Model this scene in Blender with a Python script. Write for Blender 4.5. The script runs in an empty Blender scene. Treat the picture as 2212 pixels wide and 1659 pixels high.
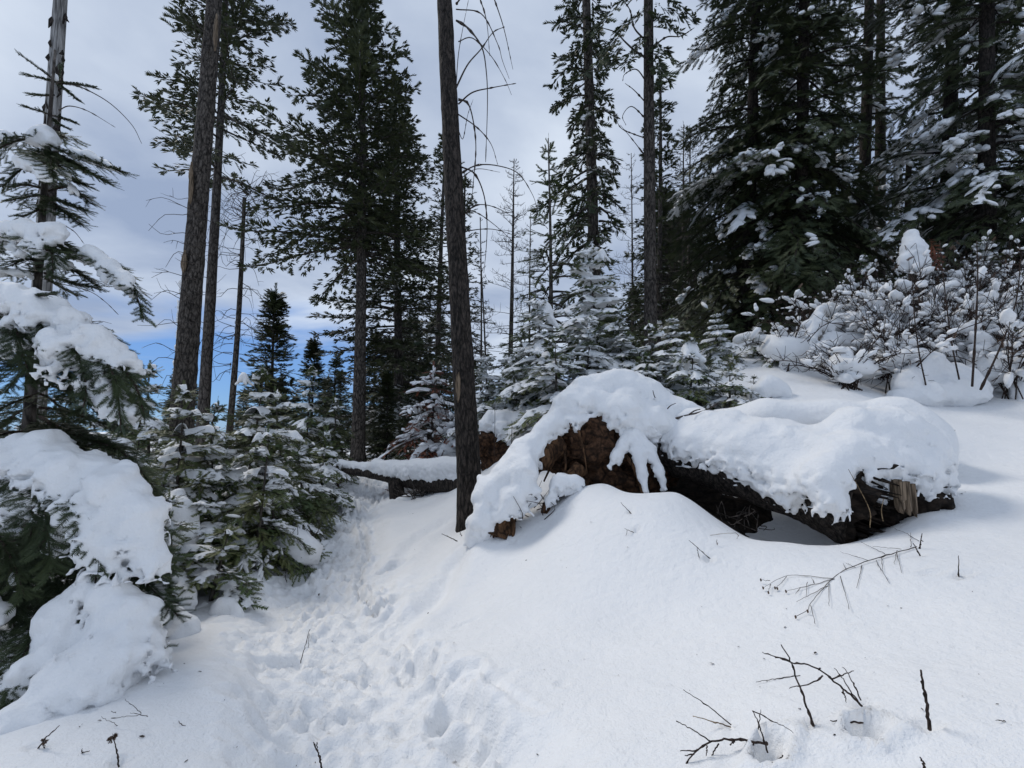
import bpy, math, random
import numpy as np
from mathutils import Vector, Matrix

R_ = math.radians
# ------------------------------------------------------------------ camera, sky, sun, exposure
SC = bpy.context.scene
COL = SC.collection
F, CX, CY, PITCH, CAMZ = 1013.0, 1106.0, 829.5, R_(5.0), 1.6      # focal length in px of the 2212 px wide photograph
cd = bpy.data.cameras.new('camera')
cam = bpy.data.objects.new('camera', cd)
COL.objects.link(cam)
cd.sensor_width = 36.0
cd.lens = 36.0 * F / 2212.0
cd.clip_start = 0.05
cd.clip_end = 3000
cam.location = (0, 0, CAMZ)
cam.rotation_euler = (R_(90) + PITCH, 0, 0)
SC.camera = cam

SUN_EL, SUN_ROT = R_(50), R_(-58)
W = bpy.data.worlds.new('World')
SC.world = W
W.use_nodes = True
nt = W.node_tree
for n in list(nt.nodes):
    nt.nodes.remove(n)
def wn(t, **k):
    n = nt.nodes.new(t)
    for a, b in k.items():
        setattr(n, a, b)
    return n
def wl(a, b):
    nt.links.new(a, b)
out = wn('ShaderNodeOutputWorld')
bg = wn('ShaderNodeBackground')
bg.inputs['Strength'].default_value = 0.1
sky = wn('ShaderNodeTexSky')
sky.sky_type = 'NISHITA'
sky.sun_disc = False
sky.sun_elevation = SUN_EL
sky.sun_rotation = SUN_ROT
sky.altitude = 1200
sky.air_density = 1.0
sky.dust_density = 0.1
sky.ozone_density = 4.0
tc = wn('ShaderNodeTexCoord')
sep = wn('ShaderNodeSeparateXYZ')
wl(tc.outputs['Generated'], sep.inputs[0])
def math_node(op, a, b=None, clamp=False):
    n = wn('ShaderNodeMath', operation=op)
    n.use_clamp = clamp
    for i, v in enumerate((a, b)):
        if v is None:
            continue
        if isinstance(v, (int, float)):
            n.inputs[i].default_value = v
        else:
            wl(v, n.inputs[i])
    return n.outputs[0]
zc = math_node('MAXIMUM', sep.outputs['Z'], 0.0)
den = math_node('ADD', zc, 0.16)
u = math_node('DIVIDE', sep.outputs['X'], den)
v = math_node('DIVIDE', sep.outputs['Y'], den)
cmb = wn('ShaderNodeCombineXYZ')
wl(u, cmb.inputs[0]); wl(v, cmb.inputs[1])
n1 = wn('ShaderNodeTexNoise'); n1.inputs['Scale'].default_value = 1.0; n1.inputs['Detail'].default_value = 7; n1.inputs['Roughness'].default_value = 0.5
n1.inputs['Distortion'].default_value = 0.3
wl(cmb.outputs[0], n1.inputs['Vector'])
n2 = wn('ShaderNodeTexNoise'); n2.inputs['Scale'].default_value = 1.3; n2.inputs['Detail'].default_value = 6
n2.inputs['Distortion'].default_value = 0.4
mp = wn('ShaderNodeMapping'); mp.inputs['Location'].default_value = (4.7, 2.3, 0); mp.inputs['Scale'].default_value = (0.8, 1.5, 1)
wl(cmb.outputs[0], mp.inputs['Vector']); wl(mp.outputs[0], n2.inputs['Vector'])
ramp = wn('ShaderNodeValToRGB')                      # grey-blue to pale cloud
e = ramp.color_ramp.elements
e[0].position = 0.38; e[0].color = (3.1, 3.8, 5.2, 1)
e[1].position = 0.62; e[1].color = (6.6, 7.3, 8.3, 1)
wl(n1.outputs['Fac'], ramp.inputs[0])
# cover: closed above ~12 degrees, broken to blue near the horizon
n3 = wn('ShaderNodeTexNoise'); n3.inputs['Scale'].default_value = 1.6; n3.inputs['Detail'].default_value = 2
mp3 = wn('ShaderNodeMapping'); mp3.inputs['Location'].default_value = (13.3, 0.4, 0.4)
wl(tc.outputs['Generated'], mp3.inputs['Vector']); wl(mp3.outputs[0], n3.inputs['Vector'])
cov = math_node('MULTIPLY', math_node('SUBTRACT', zc, 0.07), 8.0)
cov = math_node('ADD', cov, math_node('MULTIPLY', math_node('SUBTRACT', n3.outputs['Fac'], 0.5), 4.6))
cov = math_node('ADD', cov, math_node('MULTIPLY', math_node('SUBTRACT', n2.outputs['Fac'], 0.5), 3.2))
cov = math_node('ADD', cov, 0.16, clamp=True)
cov = math_node('SMOOTH_MIN', cov, 1.0)
skym = wn('ShaderNodeMix', data_type='RGBA', blend_type='MULTIPLY')
skym.inputs['Factor'].default_value = 1.0
wl(sky.outputs[0], skym.inputs[6])
skym.inputs[7].default_value = (0.5, 0.72, 1.0, 1)
deep = wn('ShaderNodeMix', data_type='RGBA')                # clear air of a high slope: less white near the horizon
deep.inputs['Factor'].default_value = 0.6
wl(skym.outputs[2], deep.inputs[6]); deep.inputs[7].default_value = (1.8, 3.1, 5.9, 1)
mix = wn('ShaderNodeMix', data_type='RGBA')
wl(cov, mix.inputs['Factor'])
wl(deep.outputs[2], mix.inputs[6]); wl(ramp.outputs[0], mix.inputs[7])
wl(mix.outputs[2], bg.inputs['Color'])
wl(bg.outputs[0], out.inputs['Surface'])

sd = bpy.data.lights.new('sun', 'SUN')
sd.energy = 1.5
sd.angle = R_(18)
sd.color = (1.0, 0.94, 0.86)
sun = bpy.data.objects.new('sun', sd)
COL.objects.link(sun)
# sky.sun_rotation is measured clockwise from +Y
_sd = Vector((math.sin(SUN_ROT) * math.cos(SUN_EL), math.cos(SUN_ROT) * math.cos(SUN_EL), math.sin(SUN_EL)))
sun.rotation_euler = _sd.to_track_quat('Z', 'Y').to_euler()
sun.location = (-20, 10, 40)
SC.view_settings.view_transform = 'Standard'
SC.view_settings.look = 'None'
SC.view_settings.exposure = 0.14
SC.view_settings.gamma = 1.0
SC.view_settings.use_curve_mapping = False

# ------------------------------------------------------------------ helpers
RG = np.random.default_rng(7)
def P(px, py, d):
    """a point d metres ahead of the camera, seen at this pixel of the photograph"""
    yc = -(py - CY) / F
    dy = math.cos(PITCH) - yc * math.sin(PITCH)
    dz = math.sin(PITCH) + yc * math.cos(PITCH)
    t = d / dy
    return np.array([(px - CX) / F * t, d, CAMZ + dz * t])

_T3 = np.random.default_rng(11).random((48, 48, 48)).astype(np.float32)
def noise3(p, s=1.0, off=0.0):
    q = np.asarray(p, dtype=np.float64) * s + off + 1000.0
    i = np.floor(q).astype(np.int64)
    f = q - i
    f = f * f * (3 - 2 * f)
    i %= 48
    j = (i + 1) % 48
    fx, fy, fz = f[..., 0], f[..., 1], f[..., 2]
    def T(a, b, c):
        return _T3[a, b, c]
    x0, y0, z0 = i[..., 0], i[..., 1], i[..., 2]
    x1, y1, z1 = j[..., 0], j[..., 1], j[..., 2]
    a = T(x0, y0, z0) * (1 - fx) + T(x1, y0, z0) * fx
    b = T(x0, y1, z0) * (1 - fx) + T(x1, y1, z0) * fx
    c = T(x0, y0, z1) * (1 - fx) + T(x1, y0, z1) * fx
    d = T(x0, y1, z1) * (1 - fx) + T(x1, y1, z1) * fx
    a = a * (1 - fy) + b * fy
    c = c * (1 - fy) + d * fy
    return (a * (1 - fz) + c * fz) * 2 - 1
def noise2(x, y, s=1.0, off=0.0):
    return noise3(np.stack([x * s, y * s, np.full_like(x, off)], -1))

class Geo:
    def __init__(self):
        self.v, self.t, self.q, self.n = [], [], [], 0
    def add(self, v, t=None, q=None):
        v = np.asarray(v, dtype=np.float32).reshape(-1, 3)
        if len(v) == 0:
            return
        if t is not None and len(t):
            self.t.append(np.asarray(t, dtype=np.int64) + self.n)
        if q is not None and len(q):
            self.q.append(np.asarray(q, dtype=np.int64) + self.n)
        self.v.append(v)
        self.n += len(v)
    def arrays(self):
        v = np.concatenate(self.v) if self.v else np.zeros((0, 3), np.float32)
        t = np.concatenate(self.t) if self.t else np.zeros((0, 3), np.int64)
        q = np.concatenate(self.q) if self.q else np.zeros((0, 4), np.int64)
        return v, t, q
    def mesh(self, name, mat, smooth=True):
        v, t, q = self.arrays()
        me = bpy.data.meshes.new(name)
        me.vertices.add(len(v))
        me.vertices.foreach_set('co', v.ravel())
        nl = len(t) * 3 + len(q) * 4
        me.loops.add(nl)
        me.loops.foreach_set('vertex_index', np.concatenate([t.ravel(), q.ravel()]).astype(np.int32))
        me.polygons.add(len(t) + len(q))
        st = np.concatenate([np.arange(len(t)) * 3, len(t) * 3 + np.arange(len(q)) * 4]).astype(np.int32)
        me.polygons.foreach_set('loop_start', st)
        me.polygons.foreach_set('use_smooth', np.full(len(t) + len(q), smooth))
        me.update(calc_edges=True)
        if mat:
            me.materials.append(mat)
        return me
    def build(self, name, mat, parent=None, smooth=True):
        o = bpy.data.objects.new(name, self.mesh(name, mat, smooth))
        COL.objects.link(o)
        o.parent = parent
        return o

def tag(o, label, cat, group=None):
    o['label'] = label
    o['category'] = cat
    if group:
        o['group'] = group
    return o
def structure(o):
    o['kind'] = 'structure'
    return o
def thing(name, label, cat, loc=(0, 0, 0), axis=None, group=None, spin=0.0):
    o = bpy.data.objects.new(name, None)
    COL.objects.link(o)
    o.empty_display_size = 0.2
    o.location = [float(c) for c in loc]
    if axis is not None:
        q = Vector((0, 0, 1)).rotation_difference(Vector([float(c) for c in axis]))
        m = q.to_matrix() @ Matrix.Rotation(spin, 3, 'Z')
        o.rotation_euler = m.to_euler()
    return tag(o, label, cat, group)
def part(name, me, parent):
    o = bpy.data.objects.new(name, me)
    COL.objects.link(o)
    o.parent = parent
    return o

def norm(a):
    return a / np.maximum(np.linalg.norm(a, axis=-1, keepdims=True), 1e-9)
def resample(pts, n):
    pts = np.asarray(pts, float)
    # Catmull-Rom through the points
    if len(pts) > 2:
        p = np.concatenate([[2 * pts[0] - pts[1]], pts, [2 * pts[-1] - pts[-2]]])
        o = []
        for i in range(1, len(p) - 2):
            for t in np.linspace(0, 1, 10, endpoint=False):
                a, b, c, d = p[i - 1:i + 3]
                o.append(.5 * (2 * b + (c - a) * t + (2 * a - 5 * b + 4 * c - d) * t * t + (3 * b - a - 3 * c + d) * t ** 3))
        o.append(p[-2])
        pts = np.array(o)
    s = np.concatenate([[0], np.cumsum(np.linalg.norm(np.diff(pts, axis=0), axis=1))])
    u = np.linspace(0, s[-1], n)
    return np.stack([np.interp(u, s, pts[:, k]) for k in range(3)], 1), s[-1]
def tube(g, pts, rad, seg=6, cap=True, rough=0.0, rs=6.0):
    pts = np.asarray(pts, float)
    k = len(pts)
    rad = np.broadcast_to(np.asarray(rad, float), (k,))
    T = norm(np.gradient(pts, axis=0))
    ref = np.array([0, 0, 1.0]) if abs(T[:, 2]).mean() < .8 else np.array([1.0, 0, 0])
    A = norm(np.cross(T, ref)); B = np.cross(T, A)
    th = np.arange(seg) * 2 * math.pi / seg
    V = pts[:, None] + rad[:, None, None] * (np.cos(th)[None, :, None] * A[:, None] + np.sin(th)[None, :, None] * B[:, None])
    if rough:
        nn = noise3(V * np.array([rs, rs, rs * .35])) + .5 * noise3(V * np.array([rs * 2.3, rs * 2.3, rs * .9]), 1, 7.7)
        V = V + (V - pts[:, None]) * (nn * rough)[..., None]
    i = np.arange(k - 1)[:, None] * seg
    j = np.arange(seg)[None]
    q = np.stack([i + j, i + (j + 1) % seg, i + seg + (j + 1) % seg, i + seg + j], -1).reshape(-1, 4)
    v = V.reshape(-1, 3)
    t = []
    if cap:
        v = np.concatenate([v, pts[-1:], pts[:1]])
        n = k * seg
        t = [[(k - 1) * seg + a, (k - 1) * seg + (a + 1) % seg, n] for a in range(seg)] + [[(a + 1) % seg, a, n + 1] for a in range(seg)]
    g.add(v, t, q)

def instance(g, tmpl, pos, dr, nr, ln, wd=None):
    """bake copies of a template (axis +x, up +z) into g"""
    tv, tt = tmpl
    if len(pos) == 0:
        return
    dr = norm(dr)
    sd_ = norm(np.cross(nr, dr))
    up = np.cross(dr, sd_)
    ln = np.broadcast_to(np.asarray(ln, float), (len(pos),))
    wd = ln if wd is None else np.broadcast_to(np.asarray(wd, float), (len(pos),))
    V = pos[:, None] + (tv[None, :, 0:1] * (dr * ln[:, None])[:, None] + tv[None, :, 1:2] * (sd_ * wd[:, None])[:, None] + tv[None, :, 2:3] * (up * wd[:, None])[:, None])
    Tt = tt[None] + (np.arange(len(pos)) * len(tv))[:, None, None]
    g.add(V.reshape(-1, 3), Tt.reshape(-1, 3))

# ------------------------------------------------------------------ templates: needle shoots, tufts, twig prism, snow blobs
def shoot_template(n, nl, w, top=False, seed=1, fwd=55, up=.18):
    r = np.random.default_rng(seed)
    V, T = [], []
    def tri(a, b, c):
        i = len(V); V.extend([a, b, c]); T.append([i, i + 1, i + 2])
    for k in range(n):
        t = (k + .5) / n
        L = nl * (1 - .35 * max(0, t - .6)) * r.uniform(.85, 1.1)
        for s in (-1, 1):
            a = R_(fwd + r.uniform(-10, 10))
            dx, dy = math.cos(a) * L, math.sin(a) * L * s
            dz = L * (up + r.uniform(-.15, .15))
            tri([t - w / 2, 0, 0], [t + w / 2, 0, 0], [t + dx, dy, dz])
        if top:
            a = r.uniform(-.8, .8)
            tri([t, -w / 2, 0], [t, w / 2, 0], [t + .5 * L, math.sin(a) * L * .6, math.cos(a) * L * .6])
    for s in (-1, 0, 1):
        tri([.93, -w / 2, 0], [.93, w / 2, 0], [.95 + nl * .8, s * nl * .45, nl * .1])
    # stem
    q = [[0, -.02, 0], [0, .02, 0], [1, 0, 0]]
    tri(*q)
    return np.array(V, float), np.array(T)
def tuft_template(seed, nb=7, spread=60, w=.2):
    r = np.random.default_rng(seed)
    V, T = [], []
    for k in range(nb):
        a = R_(-spread + 2 * spread * (k + .5) / nb + r.uniform(-8, 8))
        L = r.uniform(.6, 1.0) * (1 - .25 * abs(a))
        d = np.array([math.cos(a), math.sin(a), r.uniform(-.35, .35)])
        p = np.array([-math.sin(a), math.cos(a), r.uniform(-.8, .8)])
        o = np.array([r.uniform(-.1, .25), 0, 0])
        i = len(V)
        V += [o + d * L * .25, o + d * L * .62 + p * w * .5, o + d * L, o + d * L * .55 - p * w * .5]
        T += [[i, i + 1, i + 2], [i, i + 2, i + 3]]
    return np.array(V), np.array(T)
NEAR = shoot_template(13, .27, .065, True, 1, 58, .22)
NEARLOW = shoot_template(12, .27, .085, False, 5, 56, .2)
MID = shoot_template(9, .29, .125, False, 2, 52, .15)
LOW = shoot_template(5, .34, .17, False, 3, 50, .12)
TUFTS = [tuft_template(s) for s in (1, 2, 3)]
SPRAYS = [shoot_template(6, .42, .21, False, 20 + s, 46, .10) for s in range(3)]
TUFTS = [shoot_template(5, .46, .24, False, 30, 42, .25), tuft_template(41, 9, 44, .17), tuft_template(42, 8, 36, .19)]
DENSE = [shoot_template(6, .42, .17, False, 50 + s, 44, .08) for s in range(3)]
_a = np.arange(3) * 2 * math.pi / 3
PRISM = (np.array([[0, math.cos(a), math.sin(a)] for a in _a] + [[1, .25 * math.cos(a), .25 * math.sin(a)] for a in _a]),
         np.array([[0, 1, 4], [0, 4, 3], [1, 2, 5], [1, 5, 4], [2, 0, 3], [2, 3, 5]]))
def blob_template(seed, nu=8, nv=5, amp=.28):
    th = np.arange(nu) * 2 * math.pi / nu
    ph = np.linspace(-.5, .5, nv + 2)[1:-1] * math.pi
    V = [[0, 0, -.45]]
    for p in ph:
        for t in th:
            V.append([math.cos(p) * math.cos(t), math.cos(p) * math.sin(t), math.sin(p) * (1 if p > 0 else .45)])
    V.append([0, 0, 1])
    V = np.array(V)
    V = V * (1 + amp * noise3(V, 1.7, seed * 3.1))[:, None]
    T = []
    for j in range(nu):
        T.append([0, 1 + (j + 1) % nu, 1 + j])
        for i in range(nv - 1):
            a, b = 1 + i * nu + j, 1 + i * nu + (j + 1) % nu
            T += [[a, b, b + nu], [a, b + nu, a + nu]]
        n = len(V) - 1
        T.append([1 + (nv - 1) * nu + j, 1 + (nv - 1) * nu + (j + 1) % nu, n])
    return V, np.array(T)
BLOBS = [blob_template(s) for s in range(4)]
TINY = [blob_template(s + 5, 6, 3, .3) for s in range(4)]
FINE = [blob_template(s + 9, 16, 9, .3) for s in range(3)]

# ------------------------------------------------------------------ implicit snow / soil masses (smooth union of round cones, surface nets)
def surface_nets(Fd, org, vox):
    S = Fd < 0
    nx, ny, nz = Fd.shape
    c = np.zeros((nx - 1, ny - 1, nz - 1), np.int8)
    for a in (0, 1):
        for b in (0, 1):
            for d in (0, 1):
                c += S[a:nx - 1 + a, b:ny - 1 + b, d:nz - 1 + d]
    act = (c > 0) & (c < 8)
    idx = np.full(act.shape, -1, np.int64)
    I = np.argwhere(act)
    idx[act] = np.arange(len(I))
    acc = np.zeros((len(I), 3)); cnt = np.zeros(len(I))
    corners = [(a, b, d) for a in (0, 1) for b in (0, 1) for d in (0, 1)]
    for a in corners:
        for k in range(3):
            if a[k]:
                continue
            b = list(a); b[k] = 1
            fa = Fd[I[:, 0] + a[0], I[:, 1] + a[1], I[:, 2] + a[2]]
            fb = Fd[I[:, 0] + b[0], I[:, 1] + b[1], I[:, 2] + b[2]]
            m = (fa < 0) != (fb < 0)
            t = np.where(m, fa / np.where(m, fa - fb, 1), 0)
            p = np.tile(np.array(a, float), (len(I), 1)); p[:, k] += t
            acc[m] += p[m]; cnt[m] += 1
    V = org + (I + acc / cnt[:, None]) * vox
    Q = []
    for k in range(3):
        sl0 = [slice(None)] * 3; sl1 = [slice(None)] * 3
        sl0[k] = slice(0, -1); sl1[k] = slice(1, None)
        A, B = S[tuple(sl0)], S[tuple(sl1)]
        E = np.argwhere(A != B)
        o1, o2 = (k + 1) % 3, (k + 2) % 3
        ok = (E[:, o1] > 0) & (E[:, o2] > 0) & (E[:, o1] < Fd.shape[o1] - 1) & (E[:, o2] < Fd.shape[o2] - 1)
        E = E[ok]
        ina = A[E[:, 0], E[:, 1], E[:, 2]]
        def ci(d1, d2):
            X = E.copy(); X[:, o1] -= d1; X[:, o2] -= d2
            return idx[X[:, 0], X[:, 1], X[:, 2]]
        q = np.stack([ci(1, 1), ci(0, 1), ci(0, 0), ci(1, 0)], 1)
        q[~ina] = q[~ina][:, ::-1]
        Q.append(q)
    return V, np.concatenate(Q)
def mass(prims, vox, k=.08, na=.03, ns=5.0, fine=.012, under=2.0, cut=None, smooth=1, seed=0.0):
    """prims: (a, b, ra, rb) round cones in world space -> Geo"""
    pts = np.array([p[0] for p in prims] + [p[1] for p in prims])
    rr = max(max(p[2], p[3]) for p in prims) + k + .1
    lo = np.floor((pts.min(0) - rr) / vox) * vox
    hi = pts.max(0) + rr
    n = np.ceil((hi - lo) / vox).astype(int) + 2
    Fd = np.full(tuple(n), 1.0, np.float32)
    ax = [lo[i] + np.arange(n[i]) * vox for i in range(3)]
    for a, b, ra, rb in prims:
        a = np.asarray(a, float); b = np.asarray(b, float)
        m = max(ra, rb) + k + .12
        l0 = np.maximum(np.floor((np.minimum(a, b) - m - lo) / vox).astype(int), 0)
        l1 = np.minimum(np.ceil((np.maximum(a, b) + m - lo) / vox).astype(int) + 1, n)
        X, Y, Z = np.meshgrid(*[ax[i][l0[i]:l1[i]] for i in range(3)], indexing='ij')
        d = b - a
        L2 = max(float(d @ d), 1e-9)
        t = np.clip(((X - a[0]) * d[0] + (Y - a[1]) * d[1] + (Z - a[2]) * d[2]) / L2, 0, 1)
        D = np.sqrt((X - a[0] - t * d[0]) ** 2 + (Y - a[1] - t * d[1]) ** 2 + (Z - a[2] - t * d[2]) ** 2) - (ra + (rb - ra) * t)
        sl = tuple(slice(l0[i], l1[i]) for i in range(3))
        A = Fd[sl]
        h = np.maximum(k - np.abs(A - D), 0) / k
        Fd[sl] = np.minimum(A, D) - h * h * k * .25
    band = np.argwhere(np.abs(Fd) < .3)
    W_ = lo + band * vox
    gz_ = np.gradient(Fd, vox, axis=2)[band[:, 0], band[:, 1], band[:, 2]]
    w = 1 + (under - 1) * np.clip(.35 - gz_, 0, 1)
    dn = (na * noise3(W_, ns, seed) + .5 * na * noise3(W_, ns * 2.3, seed + 5) * w + fine * noise3(W_, ns * 5, seed + 3) * w * w * .5)
    Fd[band[:, 0], band[:, 1], band[:, 2]] += dn.astype(np.float32)
    if cut is not None:
        X, Y, Z = np.meshgrid(*ax, indexing='ij')
        Fd = np.maximum(Fd, cut(X, Y, Z))
    V, Q = surface_nets(Fd, lo, vox)
    g = Geo(); g.add(V, None, Q)
    return g
def pm(px, d):
    return px * d / F
def chain(pts):
    """[(px, py, d, radius in px)...] -> round cones"""
    o = []
    for a, b in zip(pts[:-1], pts[1:]):
        o.append((P(*a[:3]), P(*b[:3]), pm(a[3], a[2]), pm(b[3], b[2])))
    if len(pts) == 1:
        a = pts[0]
        o.append((P(*a[:3]), P(*a[:3]) + 1e-4, pm(a[3], a[2]), pm(a[3], a[2])))
    return o

# ------------------------------------------------------------------ materials
def material(name):
    m = bpy.data.materials.new(name)
    m.use_nodes = True
    t = m.node_tree
    return m, t, t.nodes['Principled BSDF']
def nd(t, ty, **k):
    n = t.nodes.new(ty)
    for a, b in k.items():
        if a in n.inputs:
            n.inputs[a].default_value = b
        else:
            setattr(n, a, b)
    return n
def bump_chain(t, bs, specs, coord):
    prev = None
    for sc, st, dist, mp_, kind in specs:
        src = coord
        if mp_:
            m = nd(t, 'ShaderNodeMapping'); m.inputs['Scale'].default_value = mp_
            t.links.new(coord, m.inputs['Vector']); src = m.outputs[0]
        if kind == 'noise':
            n = nd(t, 'ShaderNodeTexNoise', Scale=sc, Detail=4.0); o = n.outputs['Fac']
        else:
            n = nd(t, 'ShaderNodeTexVoronoi', Scale=sc); n.feature = 'DISTANCE_TO_EDGE'; o = n.outputs['Distance']
        t.links.new(src, n.inputs['Vector'])
        b = nd(t, 'ShaderNodeBump', Strength=st, Distance=dist)
        t.links.new(o, b.inputs['Height'])
        if prev:
            t.links.new(prev, b.inputs['Normal'])
        prev = b.outputs[0]
    t.links.new(prev, bs.inputs['Normal'])
def snow_material(name, col=(.835, .84, .845), b=1.0):
    m, t, bs = material(name)
    g = nd(t, 'ShaderNodeNewGeometry')
    bs.inputs['Roughness'].default_value = .62
    bs.inputs['Specular IOR Level'].default_value = .25
    n = nd(t, 'ShaderNodeTexNoise', Scale=2.2, Detail=6.0)
    t.links.new(g.outputs['Position'], n.inputs['Vector'])
    r = nd(t, 'ShaderNodeValToRGB')
    r.color_ramp.elements[0].color = (col[0] * .96, col[1] * .965, col[2] * .97, 1); r.color_ramp.elements[0].position = .3
    r.color_ramp.elements[1].color = (*col, 1); r.color_ramp.elements[1].position = .65
    t.links.new(n.outputs['Fac'], r.inputs[0])
    t.links.new(r.outputs[0], bs.inputs['Base Color'])
    bump_chain(t, bs, [(14, .34 * b, .04, None, 'noise'), (34, .30 * (1.6 - b), .03, None, 'noise'), (85, .55 * b, .008, None, 'noise'), (260, .5 * b, .003, None, 'noise')], g.outputs['Position'])
    return m
def trodden_snow(name):
    """snow with a crumbly surface where the trod attribute says people walked"""
    m = snow_material(name, b=1.25)
    t = m.node_tree; bs = t.nodes['Principled BSDF']
    g = nd(t, 'ShaderNodeNewGeometry'); at = nd(t, 'ShaderNodeAttribute'); at.attribute_name = 'trod'
    prev = bs.inputs['Normal'].links[0].from_socket
    for sc, dist, kind in ((11, .05, 'n'), (24, .022, 'n')):
        if kind == 'v':
            n = nd(t, 'ShaderNodeTexVoronoi', Scale=sc); o = n.outputs['Distance']
            w = nd(t, 'ShaderNodeTexNoise', Scale=sc * .5, Detail=3.0)
            t.links.new(g.outputs['Position'], w.inputs['Vector'])
            mx = nd(t, 'ShaderNodeMixRGB', Fac=.10); t.links.new(g.outputs['Position'], mx.inputs[1]); t.links.new(w.outputs['Color'], mx.inputs[2])
            t.links.new(mx.outputs[0], n.inputs['Vector'])
        else:
            n = nd(t, 'ShaderNodeTexNoise', Scale=sc, Detail=4.0); o = n.outputs['Fac']
            t.links.new(g.outputs['Position'], n.inputs['Vector'])
        mu = nd(t, 'ShaderNodeMath'); mu.operation = 'MULTIPLY'; mu.inputs[1].default_value = .38
        t.links.new(at.outputs['Fac'], mu.inputs[0])
        b = nd(t, 'ShaderNodeBump', Distance=dist)
        t.links.new(mu.outputs[0], b.inputs['Strength']); t.links.new(o, b.inputs['Height']); t.links.new(prev, b.inputs['Normal'])
        prev = b.outputs[0]
    t.links.new(prev, bs.inputs['Normal'])
    return m
SNOW = snow_material('snow_drifted', b=1.25)
SNOW_TROD = trodden_snow('snow_ground')
SNOWB = snow_material('snow_on_branches', b=.7)
def bark_material(name, dark, light, sc=9.0, bump=.6, zs=.3, dist=.03):
    m, t, bs = material(name)
    tcn = nd(t, 'ShaderNodeTexCoord')
    mp_ = nd(t, 'ShaderNodeMapping'); mp_.inputs['Scale'].default_value = (1, 1, zs)
    t.links.new(tcn.outputs['Object'], mp_.inputs['Vector'])
    n = nd(t, 'ShaderNodeTexNoise', Scale=sc * 2.2, Detail=7.0, Roughness=.7)
    t.links.new(mp_.outputs[0], n.inputs['Vector'])
    r = nd(t, 'ShaderNodeValToRGB')
    r.color_ramp.elements[0].color = (*dark, 1); r.color_ramp.elements[0].position = .38
    r.color_ramp.elements[1].color = (*light, 1); r.color_ramp.elements[1].position = .68
    t.links.new(n.outputs['Fac'], r.inputs[0])
    vo = nd(t, 'ShaderNodeTexVoronoi', Scale=sc); vo.feature = 'DISTANCE_TO_EDGE'
    nz_ = nd(t, 'ShaderNodeTexNoise', Scale=sc * .6)
    t.links.new(mp_.outputs[0], nz_.inputs['Vector'])
    ad = nd(t, 'ShaderNodeMixRGB', Fac=.12); t.links.new(mp_.outputs[0], ad.inputs[1]); t.links.new(nz_.outputs['Color'], ad.inputs[2])
    t.links.new(ad.outputs[0], vo.inputs['Vector'])
    cr = nd(t, 'ShaderNodeValToRGB'); cr.color_ramp.elements[0].color = (.3, .3, .3, 1); cr.color_ramp.elements[1].position = .14
    t.links.new(vo.outputs['Distance'], cr.inputs[0])
    mu = nd(t, 'ShaderNodeMixRGB', Fac=1.0); mu.blend_type = 'MULTIPLY'
    t.links.new(r.outputs[0], mu.inputs[1]); t.links.new(cr.outputs[0], mu.inputs[2])
    t.links.new(mu.outputs[0], bs.inputs['Base Color'])
    bs.inputs['Roughness'].default_value = .9
    bs.inputs['Specular IOR Level'].default_value = .2
    bump_chain(t, bs, [(sc, bump, dist, (1, 1, zs), 'voronoi'), (sc * 4, bump * .7, dist * .4, (1, 1, zs * 1.6), 'noise')], tcn.outputs['Object'])
    return m
BARK_BURNT = bark_material('charred_bark', (.010, .009, .008), (.080, .064, .054), 16, 1.0, .3, .04)
BARK = bark_material('grey_brown_bark', (.022, .018, .015), (.17, .145, .125), 11, 1.0, .35, .06)
BARK_FAR = bark_material('dull_bark', (.036, .03, .026), (.16, .14, .125), 9, .6, .35, .03)
BARK_SNAG = bark_material('weathered_bare_wood', (.20, .19, .18), (.44, .42, .40), 14, .4, .06, .01)
BARK_TWIG = bark_material('twig_bark', (.03, .022, .018), (.075, .05, .042), 30, .2, .5, .004)
BARK_DEAD = bark_material('dead_twig_bark', (.05, .042, .036), (.12, .10, .09), 20, .2, .5, .004)
STRAW = bark_material('dry_straw', (.16, .11, .06), (.30, .22, .13), 20, .1, .5, .002)
PALE_WOOD = bark_material('bare_split_wood', (.12, .085, .055), (.29, .22, .155), 20, .5, .08, .01)
ROT_WOOD = bark_material('rotten_brown_wood', (.035, .018, .01), (.17, .09, .045), 12, .9, .2, .02)
SOIL = bark_material('root_plate_soil', (.020, .0105, .006), (.115, .058, .031), 7, .8, 1.0, .04)
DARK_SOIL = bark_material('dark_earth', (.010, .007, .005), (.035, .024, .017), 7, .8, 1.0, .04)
def needle_material(name, a, b, dead=False):
    m, t, bs = material(name)
    g = nd(t, 'ShaderNodeNewGeometry')
    n = nd(t, 'ShaderNodeTexNoise', Scale=3.0, Detail=3.0)
    t.links.new(g.outputs['Position'], n.inputs['Vector'])
    r = nd(t, 'ShaderNodeValToRGB')
    r.color_ramp.elements[0].color = (*a, 1); r.color_ramp.elements[0].position = .35
    r.color_ramp.elements[1].color = (*b, 1); r.color_ramp.elements[1].position = .65
    t.links.new(n.outputs['Fac'], r.inputs[0])
    t.links.new(r.outputs[0], bs.inputs['Base Color'])
    bs.inputs['Roughness'].default_value = .55
    bs.inputs['Specular IOR Level'].default_value = .3
    return m
NEEDLE_NEAR = needle_material('needles_near_fir', (.028, .042, .020), (.062, .082, .036))
NEEDLE_SAP = needle_material('needles_sapling', (.05, .08, .026), (.11, .12, .045))
NEEDLE_FAR = needle_material('needles_tall_fir', (.026, .036, .016), (.060, .070, .028))
NEEDLE_DARK = needle_material('needles_dark_fir', (.024, .036, .016), (.062, .074, .031))
NEEDLE_RED = needle_material('needles_dead_red', (.12, .035, .018), (.22, .075, .04))
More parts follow.
